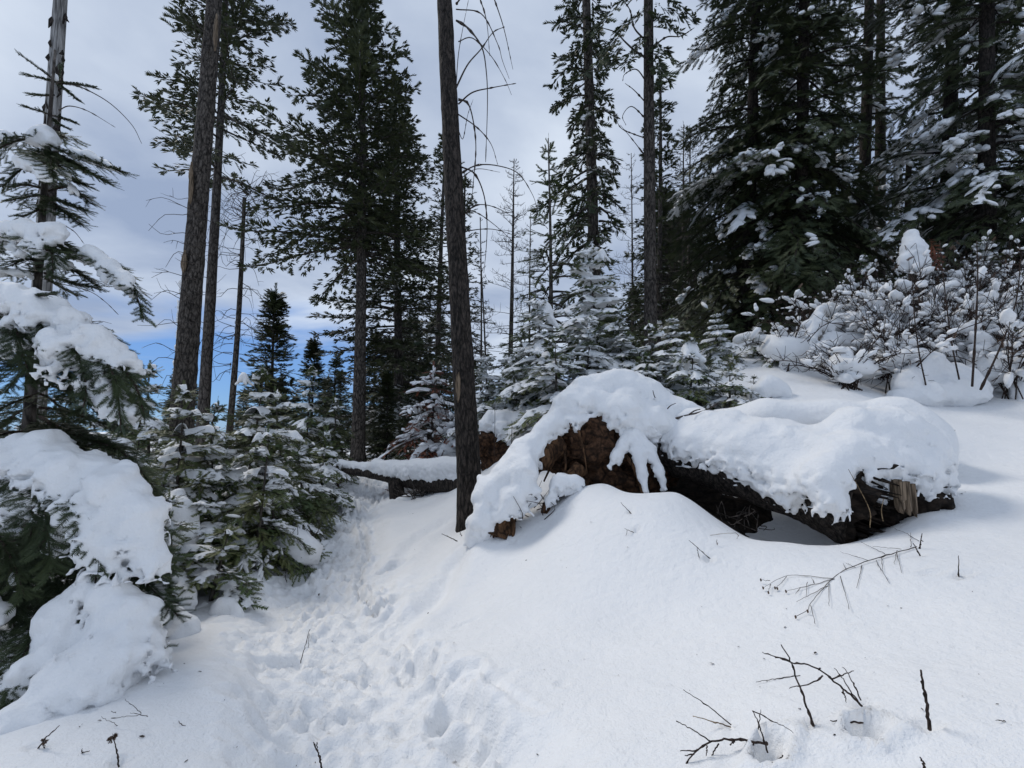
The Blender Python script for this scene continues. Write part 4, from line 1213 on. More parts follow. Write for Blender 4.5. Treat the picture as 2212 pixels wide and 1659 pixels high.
# ------------------------------------------------------------------ the snow-laden fir in the left foreground
b, a, H = aim(70, 4.25, 126, 110)
fir = thing('fir_tree', 'near fir bowed under thick cushions of snow at the left edge', 'tree', b, a)
bpy.context.view_layer.update()
trunk_geo(H, .062, .010, 14, .02, .05, 8, n=60).build('trunk', BARK_FAR, fir)
Mf = fir.matrix_world.inverted()
BOUGHS = [  # pixel polyline with distances, half width in metres
    ([(120, 175, 4.35), (80, 145, 4.3), (40, 116, 4.25)], .07), ([(120, 178, 4.35), (90, 170, 4.2), (54, 162, 4.1)], .06), ([(122, 180, 4.35), (165, 183, 4.3), (205, 190, 4.25)], .07),
    ([(122, 180, 4.35), (145, 198, 4.2), (172, 220, 4.1)], .08), ([(118, 205, 4.35), (95, 207, 4.3), (65, 205, 4.25)], .05), ([(124, 180, 4.4), (128, 150, 4.4), (130, 140, 4.4)], .05), ([(115, 250, 4.35), (85, 240, 4.3), (52, 231, 4.2)], .07),
    ([(115, 250, 4.35), (140, 258, 4.3), (162, 266, 4.2)], .07), ([(112, 255, 4.35), (125, 268, 4.2), (150, 280, 4.1)], .06),
    ([(110, 320, 4.3), (160, 335, 4.2), (215, 355, 4.1), (270, 373, 4.0)], .17), ([(110, 325, 4.3), (150, 350, 4.1), (195, 375, 3.95), (240, 398, 3.9)], .18), ([(108, 315, 4.3), (70, 300, 4.2), (20, 310, 4.1), (-40, 345, 4.0)], .2),
    ([(108, 330, 4.3), (80, 345, 4.1), (40, 370, 3.95), (5, 405, 3.9)], .2), ([(108, 325, 4.3), (110, 345, 3.9), (115, 385, 3.7)], .2), ([(105, 300, 4.35), (130, 290, 4.5), (140, 310, 4.7)], .15), ([(106, 330, 4.3), (150, 385, 4.2), (185, 400, 4.1)], .15),
    ([(104, 420, 4.3), (60, 425, 4.2), (12, 435, 4.1)], .17), ([(104, 425, 4.3), (145, 440, 4.2), (185, 455, 4.1)], .15), ([(104, 430, 4.3), (140, 460, 4.1), (178, 487, 4.0)], .15), ([(104, 410, 4.3), (60, 400, 4.2), (20, 405, 4.1)], .14), ([(104, 412, 4.3), (150, 405, 4.25), (200, 442, 4.2)], .14), ([(103, 435, 4.3), (80, 455, 4.1), (40, 470, 4.0)], .14),
    ([(98, 540, 4.25), (150, 545, 4.1), (220, 560, 3.95), (285, 620, 3.8), (310, 690, 3.75)], .17), ([(98, 540, 4.25), (50, 520, 4.05), (-20, 530, 3.9), (-60, 590, 3.8)], .25), ([(98, 520, 4.2), (105, 520, 3.85), (112, 555, 3.65), (115, 590, 3.6)], .22),
    ([(98, 525, 4.2), (130, 530, 3.9), (160, 560, 3.75)], .17), ([(98, 560, 4.25), (150, 580, 4.15), (215, 620, 4.05)], .15), ([(97, 590, 4.25), (150, 610, 4.1), (210, 622, 4.0)], .12), ([(97, 580, 4.25), (50, 590, 4.1), (-20, 590, 4.0)], .2), ([(97, 600, 4.3), (140, 625, 4.4), (170, 640, 4.5)], .14), ([(97, 570, 4.2), (60, 560, 4.0), (20, 575, 3.8)], .16),
    ([(92, 690, 4.2), (150, 690, 3.9), (230, 760, 3.65), (300, 880, 3.5)], .26), ([(92, 690, 4.2), (90, 680, 3.7), (60, 720, 3.4), (40, 800, 3.3)], .28), ([(92, 700, 4.2), (130, 720, 3.8), (190, 820, 3.55), (240, 900, 3.45)], .28), ([(92, 690, 4.2), (20, 680, 3.8), (-60, 740, 3.6)], .3),
    ([(60, 650, 3.5), (85, 640, 3.38), (120, 635, 3.3)], .09), ([(92, 760, 4.1), (140, 800, 3.8), (200, 880, 3.7), (270, 930, 3.65)], .24), ([(90, 750, 4.1), (60, 790, 3.7), (10, 850, 3.5)], .28), ([(215, 800, 3.55), (245, 800, 3.45), (268, 830, 3.4)], .1), ([(90, 800, 4.1), (170, 850, 4.0), (280, 870, 3.9), (310, 900, 3.85)], .2),
    ([(88, 900, 4.1), (170, 945, 3.8), (260, 975, 3.6), (340, 1060, 3.45)], .22), ([(86, 900, 4.1), (180, 970, 3.6), (290, 1080, 3.3), (365, 1240, 3.1)], .3), ([(85, 930, 4.1), (80, 1000, 3.4), (70, 1120, 3.1), (60, 1220, 3.0)], .33),
    ([(85, 930, 4.1), (140, 1040, 3.5), (200, 1160, 3.2), (235, 1250, 3.1)], .3), ([(85, 930, 4.1), (0, 1000, 3.4), (-60, 1120, 3.1)], .33), ([(82, 850, 4.1), (30, 870, 3.9), (-40, 900, 3.8)], .25), ([(84, 880, 4.2), (150, 890, 4.3), (260, 930, 4.4)], .25),
    ([(78, 1120, 4.05), (200, 1200, 3.4), (300, 1250, 3.15), (385, 1330, 3.0)], .27), ([(78, 1120, 4.05), (160, 1230, 3.4), (260, 1330, 3.05), (340, 1400, 2.95)], .28), ([(78, 1150, 4.05), (60, 1220, 3.3), (30, 1330, 3.05)], .3), ([(75, 1200, 4.0), (100, 1300, 3.3), (90, 1420, 3.0)], .28),
    ([(75, 1200, 4.0), (-10, 1280, 3.3), (-60, 1400, 3.0)], .3), ([(-60, 1380, 3.0), (0, 1470, 2.75), (68, 1540, 2.6)], .2), ([(-40, 1150, 3.1), (10, 1180, 2.95), (55, 1290, 2.9)], .14), ([(-60, 1420, 2.9), (-10, 1500, 2.65), (20, 1560, 2.55)], .14),
    ([(120, 1000, 3.5), (190, 1080, 3.05), (215, 1180, 2.95), (205, 1260, 2.92)], .2), ([(40, 980, 3.5), (90, 1080, 3.0), (105, 1170, 2.92), (110, 1240, 2.9)], .2),
    ([(100, 660, 3.7), (160, 750, 3.35), (185, 830, 3.3), (180, 880, 3.28)], .16), ([(180, 720, 3.6), (240, 800, 3.35), (255, 860, 3.3), (262, 930, 3.3)], .15), ([(20, 660, 3.6), (40, 730, 3.3), (60, 800, 3.25)], .16), ([(230, 760, 3.5), (290, 830, 3.42), (312, 900, 3.4)], .12),
    ([(100, 1330, 3.1), (60, 1400, 2.8), (20, 1480, 2.65), (0, 1530, 2.6)], .16),
    ([(75, 1250, 3.9), (200, 1330, 3.5), (330, 1400, 3.2)], .22), ([(80, 1050, 4.1), (180, 1130, 3.9), (300, 1170, 3.8), (370, 1210, 3.7)], .26), ([(78, 1180, 4.1), (150, 1200, 3.9), (250, 1290, 3.7)], .28), ([(80, 1050, 4.1), (20, 1100, 3.9), (-50, 1160, 3.8)], .3),
]
r = np.random.default_rng(5)
BOUGHS = [(np.array([Mf @ Vector(P(*p)) for p in pp]), w_) for pp, w_ in BOUGHS]
for i in range(26):     # the inner boughs under the snow
    z_ = r.uniform(.15, 2.9); L_ = r.uniform(.7, 1.35) * (1 - z_ / 7)
    BOUGHS.append((branch_curve(r, z_, i * 2.4, L_, R_(r.normal(-5, 8)), R_(r.uniform(30, 60)), 0, .05, 6), .261))
for i, (c, w_) in enumerate(BOUGHS):
    acc = []; gw = Geo(); gn = Geo()
    small = w_ < .1
    f, segs = frond(r, c, w_ * (1.45 if not small else .35), (.034 if not small else .05) if w_ != .261 else .055, .042 if w_ != .261 else .06, (.042 if small else .088) if w_ != .261 else .10, acc, gw, .0025, 50, .25, .05 if small else .08, .22)
    tube(gw, f.C, np.linspace(.013, .004, 24) * (.6 if small else 1), 6, False)
    # short needles all along the main stem
    n = int(f.L / (.018 if not small else .006))
    u_ = r.uniform(.1, 1, n) * f.L
    aa = r.uniform(-1.9, 1.9, n)
    pos = f.pos(u_, np.zeros(n), np.zeros(n))
    D = f.at(f.T, u_) * .9 + f.at(f.S, u_) * np.sin(aa)[:, None] * .5 + f.at(f.N, u_) * np.cos(aa)[:, None] * .3
    acc.append((pos, D, f.at(f.N, u_), np.full(n, .05)))
    bake(gn, NEAR if w_ != .261 else NEARLOW, acc)
    bo = gw.build('bough', BARK_TWIG, fir)
    gn.build('needles', NEEDLE_NEAR, bo, False)
    if i in (0, 1, 7, 10, 13, 19, 27):
        pass
def left_mass(chains, vox, name='snow_load', k=.06, na=.038, ns=6.5, fine=.02, seed=0.0, under=2.4):
    pr = []
    for c in chains:
        pr += chain(c)
    pr = [(a_, b_, ra_ * .88, rb_ * .88) for a_, b_, ra_, rb_ in pr]
    gm = mass(pr, vox, k, na, ns, fine, under, seed=seed)
    o = gm.build(name, SNOWB, fir)
    o.matrix_parent_inverse = Mf
    return o
left_mass([[(70, 300, 4.2, 16), (95, 293, 4.25, 22), (112, 300, 4.2, 14)], [(-20, 298, 4.1, 20), (15, 300, 4.1, 18)]], .02, fine=.012, na=.02)
left_mass([[(35, 345, 3.95, 12), (60, 350, 3.95, 18), (95, 370, 3.85, 15), (112, 382, 3.8, 7)]], .018, fine=.012, na=.02)
left_mass([[(160, 330, 4.15, 13), (195, 338, 4.1, 13), (225, 352, 4.1, 7), (255, 366, 4.05, 4)]], .016, fine=.01, na=.015)
left_mass([[(120, 370, 4.0, 9), (145, 375, 4.0, 8)], [(122, 322, 4.25, 8), (118, 162, 4.3, 6)][:1], [(150, 398, 4.1, 8), (165, 415, 4.0, 5)]], .016, fine=.01, na=.015)
left_mass([[(119, 165, 4.28, 7), (120, 170, 4.28, 5)]], .012, na=.006, fine=.004)
left_mass([[(-40, 515, 3.95, 26), (0, 505, 3.9, 26), (60, 500, 3.8, 26), (105, 503, 3.75, 30), (130, 512, 3.75, 16)], [(70, 520, 3.7, 22), (82, 545, 3.65, 16)], [(20, 520, 3.85, 18), (45, 545, 3.8, 12)]], .02)
left_mass([[(158, 545, 4.0, 10), (200, 548, 3.9, 17), (235, 575, 3.85, 18), (270, 605, 3.8, 16), (284, 625, 3.78, 11)], [(225, 585, 3.8, 12), (230, 610, 3.78, 8)]], .018, fine=.016, na=.025)
left_mass([[(120, 565, 3.95, 16), (145, 575, 3.95, 13)], [(10, 585, 3.95, 12), (55, 592, 3.95, 8)]], .018, fine=.012, na=.02)
left_mass([[(-60, 650, 3.6, 40), (20, 650, 3.5, 40), (90, 675, 3.45, 42), (150, 715, 3.45, 42), (205, 760, 3.45, 44), (240, 790, 3.45, 34)], [(110, 730, 3.35, 30), (112, 765, 3.3, 18)], [(240, 750, 3.5, 25), (275, 790, 3.5, 22), (295, 840, 3.5, 10)],
           [(190, 800, 3.35, 24), (230, 825, 3.35, 18)], [(150, 750, 3.35, 24), (130, 790, 3.3, 10)]], .022, na=.054, fine=.034, under=2.8)
left_mass([[(205, 855, 3.4, 20), (240, 870, 3.38, 26), (275, 890, 3.38, 20), (290, 905, 3.38, 8)], [(265, 850, 3.45, 16), (245, 840, 3.42, 20)]], .02)
left_mass([[(-40, 745, 3.45, 24), (10, 742, 3.4, 20), (50, 745, 3.35, 14)], [(165, 832, 3.5, 10), (180, 842, 3.48, 9)], [(100, 815, 3.5, 8), (110, 820, 3.5, 5)]], .018, fine=.014, na=.02)
left_mass([[(-80, 1010, 3.4, 75), (0, 1005, 3.3, 70), (90, 1008, 3.25, 66), (170, 1035, 3.2, 66), (245, 1075, 3.15, 62), (295, 1135, 3.1, 54), (325, 1200, 3.05, 34), (345, 1235, 3.03, 14)],
           [(-60, 1100, 3.2, 45), (20, 1105, 3.12, 34), (70, 1095, 3.12, 24)], [(150, 1090, 3.1, 48), (145, 1150, 3.05, 22)], [(230, 1130, 3.05, 52), (240, 1200, 3.0, 36), (250, 1235, 2.98, 22)], [(285, 1170, 3.03, 40), (300, 1225, 3.0, 20)], [(40, 985, 3.45, 50), (130, 975, 3.55, 30)]], .023, na=.055, fine=.038, under=2.8)
left_mass([[(195, 1270, 3.0, 22), (240, 1300, 2.95, 45), (270, 1345, 2.93, 66), (250, 1410, 2.88, 85)], [(160, 1300, 3.0, 35), (130, 1370, 2.92, 55), (90, 1440, 2.82, 60), (30, 1510, 2.68, 42), (-30, 1560, 2.6, 40)],
           [(250, 1410, 2.85, 80), (180, 1480, 2.75, 90)], [(310, 1400, 2.92, 40), (340, 1430, 2.9, 20)], [(180, 1480, 2.7, 80), (60, 1560, 2.55, 60)]], .023, na=.052, fine=.034)
left_mass([[(-60, 1290, 2.95, 40), (-20, 1330, 2.9, 30)], [(25, 1245, 3.0, 12), (30, 1280, 2.98, 8)]], .02)

# ------------------------------------------------------------------ the uprooted tree: root plate, roots, trunk, snow
up_loc = P(1290, 1000, 6.1)
upr = thing('uprooted_tree', 'fallen trunk with upturned earth-filled root plate, thickly covered with snow', 'fallen tree', up_loc)
Tu = Matrix.Translation(-Vector([float(c) for c in up_loc]))
def upart(g, name, mat, smooth=True, label=None):
    o = g.build(name, mat, upr, smooth)
    o.matrix_parent_inverse = Tu
    if label:
        o['label'] = label
    return o
A_, B_ = P(1400, 950, 6.2), P(1860, 1082, 4.55)
ax_ = norm(B_ - A_)
n = 150
s = np.linspace(-.1, 1.0, n)
pts = A_ + (B_ - A_) * s[:, None]
rad = .345 + .10 * np.exp(-((1 - s) / .16) ** 2) + .12 * np.exp(-((s) / .12) ** 2)
g = Geo(); tube(g, pts, rad, 56, False, .06, 8)
upart(g, 'trunk', BARK_BURNT)
# broken end: a ragged hollow of splinters and a dark heart
g = Geo()
rr = np.random.default_rng(4)
side_ = norm(np.cross(ax_, UP)); upv = np.cross(side_, ax_)
th = np.linspace(0, 2 * math.pi, 57)[:-1]
ring = []
for k, (off, rs2) in enumerate(((0, 1.0), (.10, .95), (-.12, .72), (-.35, .5), (-.5, .15))):
    jag = (noise3(np.stack([np.cos(th) * 2.2, np.sin(th) * 2.2, np.full(56, k * 3.0)], -1), 1.3) * .14 + rr.uniform(-.03, .06, 56)) * (1 if k in (1, 2, 3) else 0)
    ring.append(B_ + ax_ * (off + jag)[:, None] + (.44 * rs2) * (np.cos(th)[:, None] * side_ + np.sin(th)[:, None] * upv) * (1 + .06 * rr.normal(0, 1, 56))[:, None])
Vv = np.concatenate(ring)
i = np.arange(4)[:, None] * 56; j = np.arange(56)[None]
g.add(Vv, None, np.stack([i + j, i + (j + 1) % 56, i + 56 + (j + 1) % 56, i + 56 + j], -1).reshape(-1, 4))
for k in range(70):
    a = rr.uniform(0, 6.28); q = rr.uniform(.2, .98) * .42
    p = B_ + side_ * math.cos(a) * q + upv * math.sin(a) * q - ax_ * .15
    tube(g, np.array([p, p + ax_ * rr.uniform(.08, .3), p + ax_ * rr.uniform(.3, .45) + rr.normal(0, .02, 3)]), [.03 * rr.uniform(.5, 1.2), .02, .004], 5, False, .2, 20)
upart(g, 'broken_end', DARK_SOIL, False, 'dark rotten splintered end of the trunk')
g = Geo()
for px0, py0, px1, py1, w_, d0 in ((1938, 1036, 1950, 1108, 11, 4.25), (1957, 1040, 1966, 1112, 9, 4.27), (1948, 1040, 1953, 1085, 8, 4.2), (1972, 1045, 1980, 1116, 6, 4.29), (1928, 1042, 1930, 1075, 5, 4.26)):
    a0, a1 = P(px0, py0, d0), P(px1, py1, d0)
    w1 = pm(w_, d0); dd = np.array([.25, -.97, 0]); ss = np.array([.97, .25, 0])
    V = []
    for f_, q in ((0, 1), (.35, 1.02), (.7, .9), (.88, .8)):
        c_ = a0 + (a1 - a0) * f_
        V += [c_ - ss * w1 * q, c_ - ss * w1 * .2 * q + dd * w1 * .45, c_ + ss * w1 * q + dd * w1 * .15, c_ + ss * w1 * .7 - dd * w1 * .8, c_ - ss * w1 * .7 - dd * w1 * .8]
    tip = [a1 - ss * w1 * .5, a1 + (a1 - a0) * .04 + dd * w1 * .2, a1 + ss * w1 * .45 - (a1 - a0) * .06, a1 + ss * w1 * .3 - dd * w1 * .5, a1 - ss * w1 * .3 - dd * w1 * .5]
    V += tip
    q = [[i * 5 + j, i * 5 + (j + 1) % 5, i * 5 + 5 + (j + 1) % 5, i * 5 + 5 + j] for i in range(4) for j in range(5)]
    g.add(np.array(V), [[20, 21, 22], [20, 22, 23], [20, 23, 24]], q)
upart(g, 'wood_splinter', PALE_WOOD, False, 'pale splinters of bare wood standing in the broken end')
# rotten stump piece beyond the end
g = mass([(P(1990, 1050, 4.5), P(2020, 1085, 4.5), .12, .10), (P(1960, 1060, 4.6), P(1900, 1100, 4.6), .2, .22), (P(2030, 1040, 4.55), P(2040, 1070, 4.5), .06, .05)], .03, k=.06, na=.06, ns=7, fine=.03)
upart(g, 'rotten_butt', DARK_SOIL)
# root plate soil
prims = chain([(1225, 930, 6.1, 55), (1290, 960, 6.1, 85), (1370, 980, 6.1, 70), (1420, 990, 6.15, 50)]) + chain([(1260, 920, 6.1, 50), (1330, 900, 6.15, 70), (1420, 940, 6.2, 50)]) + chain([(1215, 985, 6.0, 30), (1290, 1030, 6.0, 60), (1370, 1050, 5.95, 45)])
g = mass(prims, .03, k=.12, na=.085, ns=5.5, fine=.05, seed=2.0)
upart(g, 'root_plate', SOIL)
for i, (pp, rr_) in enumerate([([(1215, 960, 5.75), (1222, 1010, 5.65), (1200, 1060, 5.6)], .02), ([(1250, 930, 5.65), (1262, 980, 5.55), (1268, 1020, 5.5)], .016), ([(1180, 960, 5.8), (1190, 1000, 5.7), (1175, 1040, 5.6)], .025),
                               ([(1170, 1000, 5.7), (1150, 1010, 5.6), (1140, 1030, 5.5)], .02), ([(1230, 900, 5.7), (1232, 920, 5.6), (1235, 915, 5.5)], .012), ([(1330, 960, 5.6), (1370, 1010, 5.5), (1390, 1072, 5.4)], .035), ([(1375, 945, 5.65), (1415, 1000, 5.5), (1436, 1060, 5.4)], .035)]):
    c, _ = resample(np.array([P(*p) for p in pp]), 14)
    g = Geo(); tube(g, c, np.linspace(rr_, rr_ * .4, 14), 7, True, .2, 15)
    upart(g, 'root', ROT_WOOD)
c, _ = resample(np.array([P(1200, 960, 5.9), P(1130, 1010, 5.6), P(1095, 1080, 5.45), P(1068, 1160, 5.3)]), 40)
g = Geo(); tube(g, c, np.linspace(.2, .13, 40) * (1 + .12 * np.sin(np.arange(40))), 18, True, .22, 9)
for k in range(9):
    e = P(1060 + 6 * k, 1140 + 4 * (k % 3), 5.25)
    tube(g, np.array([c[30] + rr.normal(0, .05, 3), e, e + [0, 0, -.1]]), [.06, .035, .006], 6, True, .3, 12)
upart(g, 'root', ROT_WOOD, True, 'thick broken root reaching down to the left')
c, _ = resample(np.array([P(1255, 1010, 5.65), P(1190, 1080, 5.5), P(1178, 1110, 5.45)]), 16)
g = Geo(); tube(g, c, np.linspace(.10, .05, 16), 12, True, .3, 9)
upart(g, 'root', ROT_WOOD, True, 'short root stub poking from the snow under the plate')
# snow over it all
sn = []
sn += chain([(1195, 925, 5.85, 26), (1225, 890, 5.9, 34), (1275, 850, 5.95, 40), (1338, 842, 6.0, 44), (1395, 862, 6.0, 44), (1450, 890, 5.95, 34), (1510, 910, 5.85, 30)])
sn += chain([(1290, 880, 5.75, 30), (1345, 890, 5.7, 40), (1400, 915, 5.7, 36), (1440, 925, 5.75, 28)])
sn += chain([(1330, 898, 5.68, 20), (1375, 912, 5.62, 24)])
sn += chain([(1250, 875, 5.8, 32), (1240, 905, 5.75, 18)])
sn += chain([(1180, 945, 5.8, 26), (1165, 975, 5.7, 12)])
sn += chain([(1190, 925, 5.8, 28), (1138, 978, 5.6, 31), (1096, 1028, 5.5, 31), (1064, 1082, 5.4, 29), (1040, 1132, 5.35, 28), (1024, 1172, 5.35, 20)])
sn += chain([(1130, 1020, 5.4, 34), (1115, 1080, 5.3, 26), (1090, 1105, 5.25, 18)])
sn += chain([(1125, 1040, 5.35, 26), (1150, 1065, 5.3, 12)])
sn += chain([(1050, 1060, 5.45, 26), (1035, 1030, 5.5, 10)])
upart(mass(sn, .027, k=.12, na=.036, ns=5, fine=.022, under=2.6, seed=3.0), 'snow_cap', SNOWB, label='smooth snow hood over the root plate')
sn = chain([(1362, 940, 5.55, 17), (1378, 985, 5.45, 12), (1388, 1025, 5.38, 10), (1396, 1062, 5.3, 7)]) + chain([(1372, 938, 5.55, 17), (1402, 972, 5.48, 13), (1425, 1020, 5.4, 10), (1436, 1054, 5.36, 7)]) + chain([(1352, 955, 5.55, 16), (1330, 988, 5.5, 12), (1318, 1008, 5.48, 6)])
upart(mass(sn, .018, k=.05, na=.018, ns=8, fine=.012, seed=4.0), 'snow_cap', SNOWB, label='snow lying along two hanging roots like a claw')
sn = chain([(1195, 1055, 5.4, 16), (1215, 1045, 5.4, 20), (1240, 1045, 5.38, 18)]) + chain([(1190, 1075, 5.38, 12), (1183, 1095, 5.36, 7)])
upart(mass(sn, .02, k=.05, na=.03, ns=8, fine=.02, seed=5.0), 'snow_cap', SNOWB, label='crumbled snow below the root plate')
def on_log(t, o, upo, r_):
    p = A_ + (B_ - A_) * t
    return (p + side_ * o + UP * upo, r_)
lg = []
def lchain(L):
    for (p0, r0), (p1, r1) in zip(L[:-1], L[1:]):
        lg.append((p0, p1, r0, r1))
cs = -1.0 if side_[1] > 0 else 1.0     # towards the camera
lchain([on_log(.05, -.05 * cs, .20, .27), on_log(.25, -.05 * cs, .26, .28), on_log(.45, -.05 * cs, .26, .30), on_log(.65, -.02 * cs, .28, .30), on_log(.85, 0, .30, .30), on_log(1.02, 0, .28, .27)])
lchain([on_log(.10, .22 * cs, .10, .18), on_log(.35, .24 * cs, .16, .22), on_log(.6, .25 * cs, .15, .23), on_log(.78, .26 * cs, .10, .21), on_log(.86, .22 * cs, .12, .20)])
lchain([on_log(.70, .34 * cs, -.02, .13), on_log(.80, .38 * cs, -.10, .09)])
lchain([on_log(.5, -.35 * cs, .20, .26), on_log(.8, -.4 * cs, .22, .28), on_log(1.05, -.3 * cs, .16, .26)])
lg += chain([(1850, 940, 4.75, 60), (1930, 950, 4.75, 62), (1985, 985, 4.7, 55), (2018, 1025, 4.65, 32), (2035, 1045, 4.6, 16)])
lg += chain([(1940, 1000, 4.5, 45), (1985, 1025, 4.5, 32), (2000, 1050, 4.48, 18)])
lg += chain([(1790, 1040, 4.3, 30), (1795, 1075, 4.25, 24), (1815, 1095, 4.22, 13)]) + chain([(1750, 1030, 4.4, 34), (1790, 1020, 4.38, 40), (1840, 985, 4.45, 44), (1890, 985, 4.45, 34)])
lg += chain([(1540, 925, 5.5, 40), (1620, 980, 5.1, 44), (1690, 1030, 4.75, 36)])
upart(mass(lg, .028, k=.13, na=.030, ns=5, fine=.024, under=2.9, seed=6.0), 'snow_cap', SNOWB, label='deep snow blanket draped over the trunk')
dr = chain([(1560, 925, 6.2, 40), (1660, 910, 6.0, 42), (1800, 912, 5.8, 44), (1930, 915, 5.6, 48), (1990, 950, 5.4, 46), (2025, 1000, 5.1, 36)])
structure(mass(dr, .045, k=.2, na=.03, ns=2.2, fine=.0, seed=7.0).build('snow_drift', SNOW))
# earth of the pit under the trunk
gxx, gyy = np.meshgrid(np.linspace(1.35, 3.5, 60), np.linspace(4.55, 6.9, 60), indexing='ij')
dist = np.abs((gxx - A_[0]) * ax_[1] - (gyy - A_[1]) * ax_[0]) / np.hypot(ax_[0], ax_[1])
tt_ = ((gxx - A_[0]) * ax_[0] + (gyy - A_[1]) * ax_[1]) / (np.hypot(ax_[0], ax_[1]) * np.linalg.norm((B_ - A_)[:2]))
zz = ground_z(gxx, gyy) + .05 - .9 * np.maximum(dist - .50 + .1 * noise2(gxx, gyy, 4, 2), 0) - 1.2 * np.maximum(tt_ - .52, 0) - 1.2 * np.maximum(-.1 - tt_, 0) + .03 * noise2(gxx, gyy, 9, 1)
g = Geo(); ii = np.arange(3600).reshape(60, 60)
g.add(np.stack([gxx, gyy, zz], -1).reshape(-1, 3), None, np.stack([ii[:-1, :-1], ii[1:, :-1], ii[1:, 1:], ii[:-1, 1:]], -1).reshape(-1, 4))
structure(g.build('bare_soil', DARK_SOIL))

# ------------------------------------------------------------------ the log across the trail with its own root plate and snow
L0, L1 = P(735, 1008, 12.2), P(1075, 1000, 9.0)
lg_loc = L0.copy()
flog = thing('fallen_log', 'snow-topped log lying across the trail on a stump, thin end to the left', 'fallen tree', lg_loc)
Tl = Matrix.Translation(-Vector([float(c) for c in lg_loc]))
def lpart(g, name, mat, label=None):
    o = g.build(name, mat, flog); o.matrix_parent_inverse = Tl
    if label:
        o['label'] = label
    return o
c, _ = resample(np.array([P(733, 1016, 12.2), P(800, 1022, 11.4), P(900, 1038, 10.4), P(985, 1045, 9.7), P(1075, 1045, 9.1)]), 90)
g = Geo(); tube(g, c, np.interp(np.linspace(0, 1, 90), [0, .3, .7, 1], [.07, .13, .22, .27]), 26, True, .06, 9)
lpart(g, 'trunk', BARK_BURNT)
g = Geo(); c2, _ = resample(np.array([P(858, 1086, 10.55), P(856, 1060, 10.55), P(852, 1040, 10.6)]), 12); tube(g, c2, .16, 18, True, .12, 9)
lpart(g, 'support_stump', BARK_BURNT)
sn = chain([(737, 1001, 12.15, 9), (765, 1006, 11.9, 8), (795, 1010, 11.5, 10), (815, 1008, 11.3, 15), (850, 1012, 10.9, 17), (900, 1014, 10.4, 21), (960, 1012, 9.9, 24), (1020, 1010, 9.45, 26), (1070, 1000, 9.1, 28)])
sn += chain([(815, 1018, 11.2, 9), (880, 1024, 10.45, 13), (940, 1032, 9.95, 14), (990, 1034, 9.6, 15), (1040, 1030, 9.3, 18)])
lpart(mass(sn, .026, k=.10, na=.015, ns=6, fine=.016, under=2.2, seed=8.0), 'snow_cap', SNOWB)
g = mass(chain([(1060, 960, 9.0, 34), (1085, 1000, 9.0, 40), (1110, 980, 9.0, 40)]), .04, k=.1, na=.08, ns=5, fine=.04, seed=9.0)
lpart(g, 'root_plate', SOIL)
sn = chain([(1060, 905, 9.0, 20), (1090, 905, 9.0, 20), (1130, 915, 8.9, 22), (1190, 930, 8.6, 26)]) + chain([(1085, 930, 8.85, 22), (1110, 950, 8.8, 20), (1100, 985, 8.75, 12)]) + chain([(1050, 915, 8.9, 14), (1045, 945, 8.85, 8)]) + chain([(1140, 950, 8.7, 34), (1190, 980, 8.4, 40)])
lpart(mass(sn, .035, k=.1, na=.04, ns=5, fine=.03, under=2.4, seed=10.0), 'snow_cap', SNOWB, 'snow hood on the second root plate')
# dead brush lying under the log, small boulder of snow
def tangle(name, label, px0, py0, px1, py1, d, n, seed, r, mat, lmin=.2, lmax=.6):
    rr = np.random.default_rng(seed)
    c0 = P((px0 + px1) / 2, (py0 + py1) / 2, d)
    g = Geo()
    for i in range(n):
        p = P(rr.uniform(px0, px1), rr.uniform(py0, py1), d + rr.normal(0, .15)) - c0
        e = rr.normal(0, 1, 3); e = e / np.linalg.norm(e) * rr.uniform(lmin, lmax); e[2] = abs(e[2])
        cc, _ = resample(np.array([p, p + e * .5 + rr.normal(0, .05, 3), p + e]), 6)
        tube(g, cc, np.linspace(r, r * .4, 6), 4, False)
    o = g.build(name, mat); o.location = c0
    return o
tag(tangle('dead_brush', 'tangle of dead twigs under the log across the trail', 885, 1060, 935, 1080, 10.2, 40, 1, .012, BARK_DEAD, .2, .5), 'tangle of dead twigs under the log across the trail', 'brush')
tag(tangle('dead_brush', 'thin dark twigs in the hollow under the broken root', 1110, 1070, 1180, 1140, 5.45, 26, 2, .006, BARK_TWIG, .15, .4), 'thin dark twigs in the hollow under the broken root', 'brush')
tag(tangle('dead_brush', 'dry stems in the dark gap under the snowy trunk', 1560, 1110, 1660, 1150, 5.0, 18, 3, .006, BARK_DEAD, .1, .3), 'dry stems in the dark gap under the snowy trunk', 'brush')

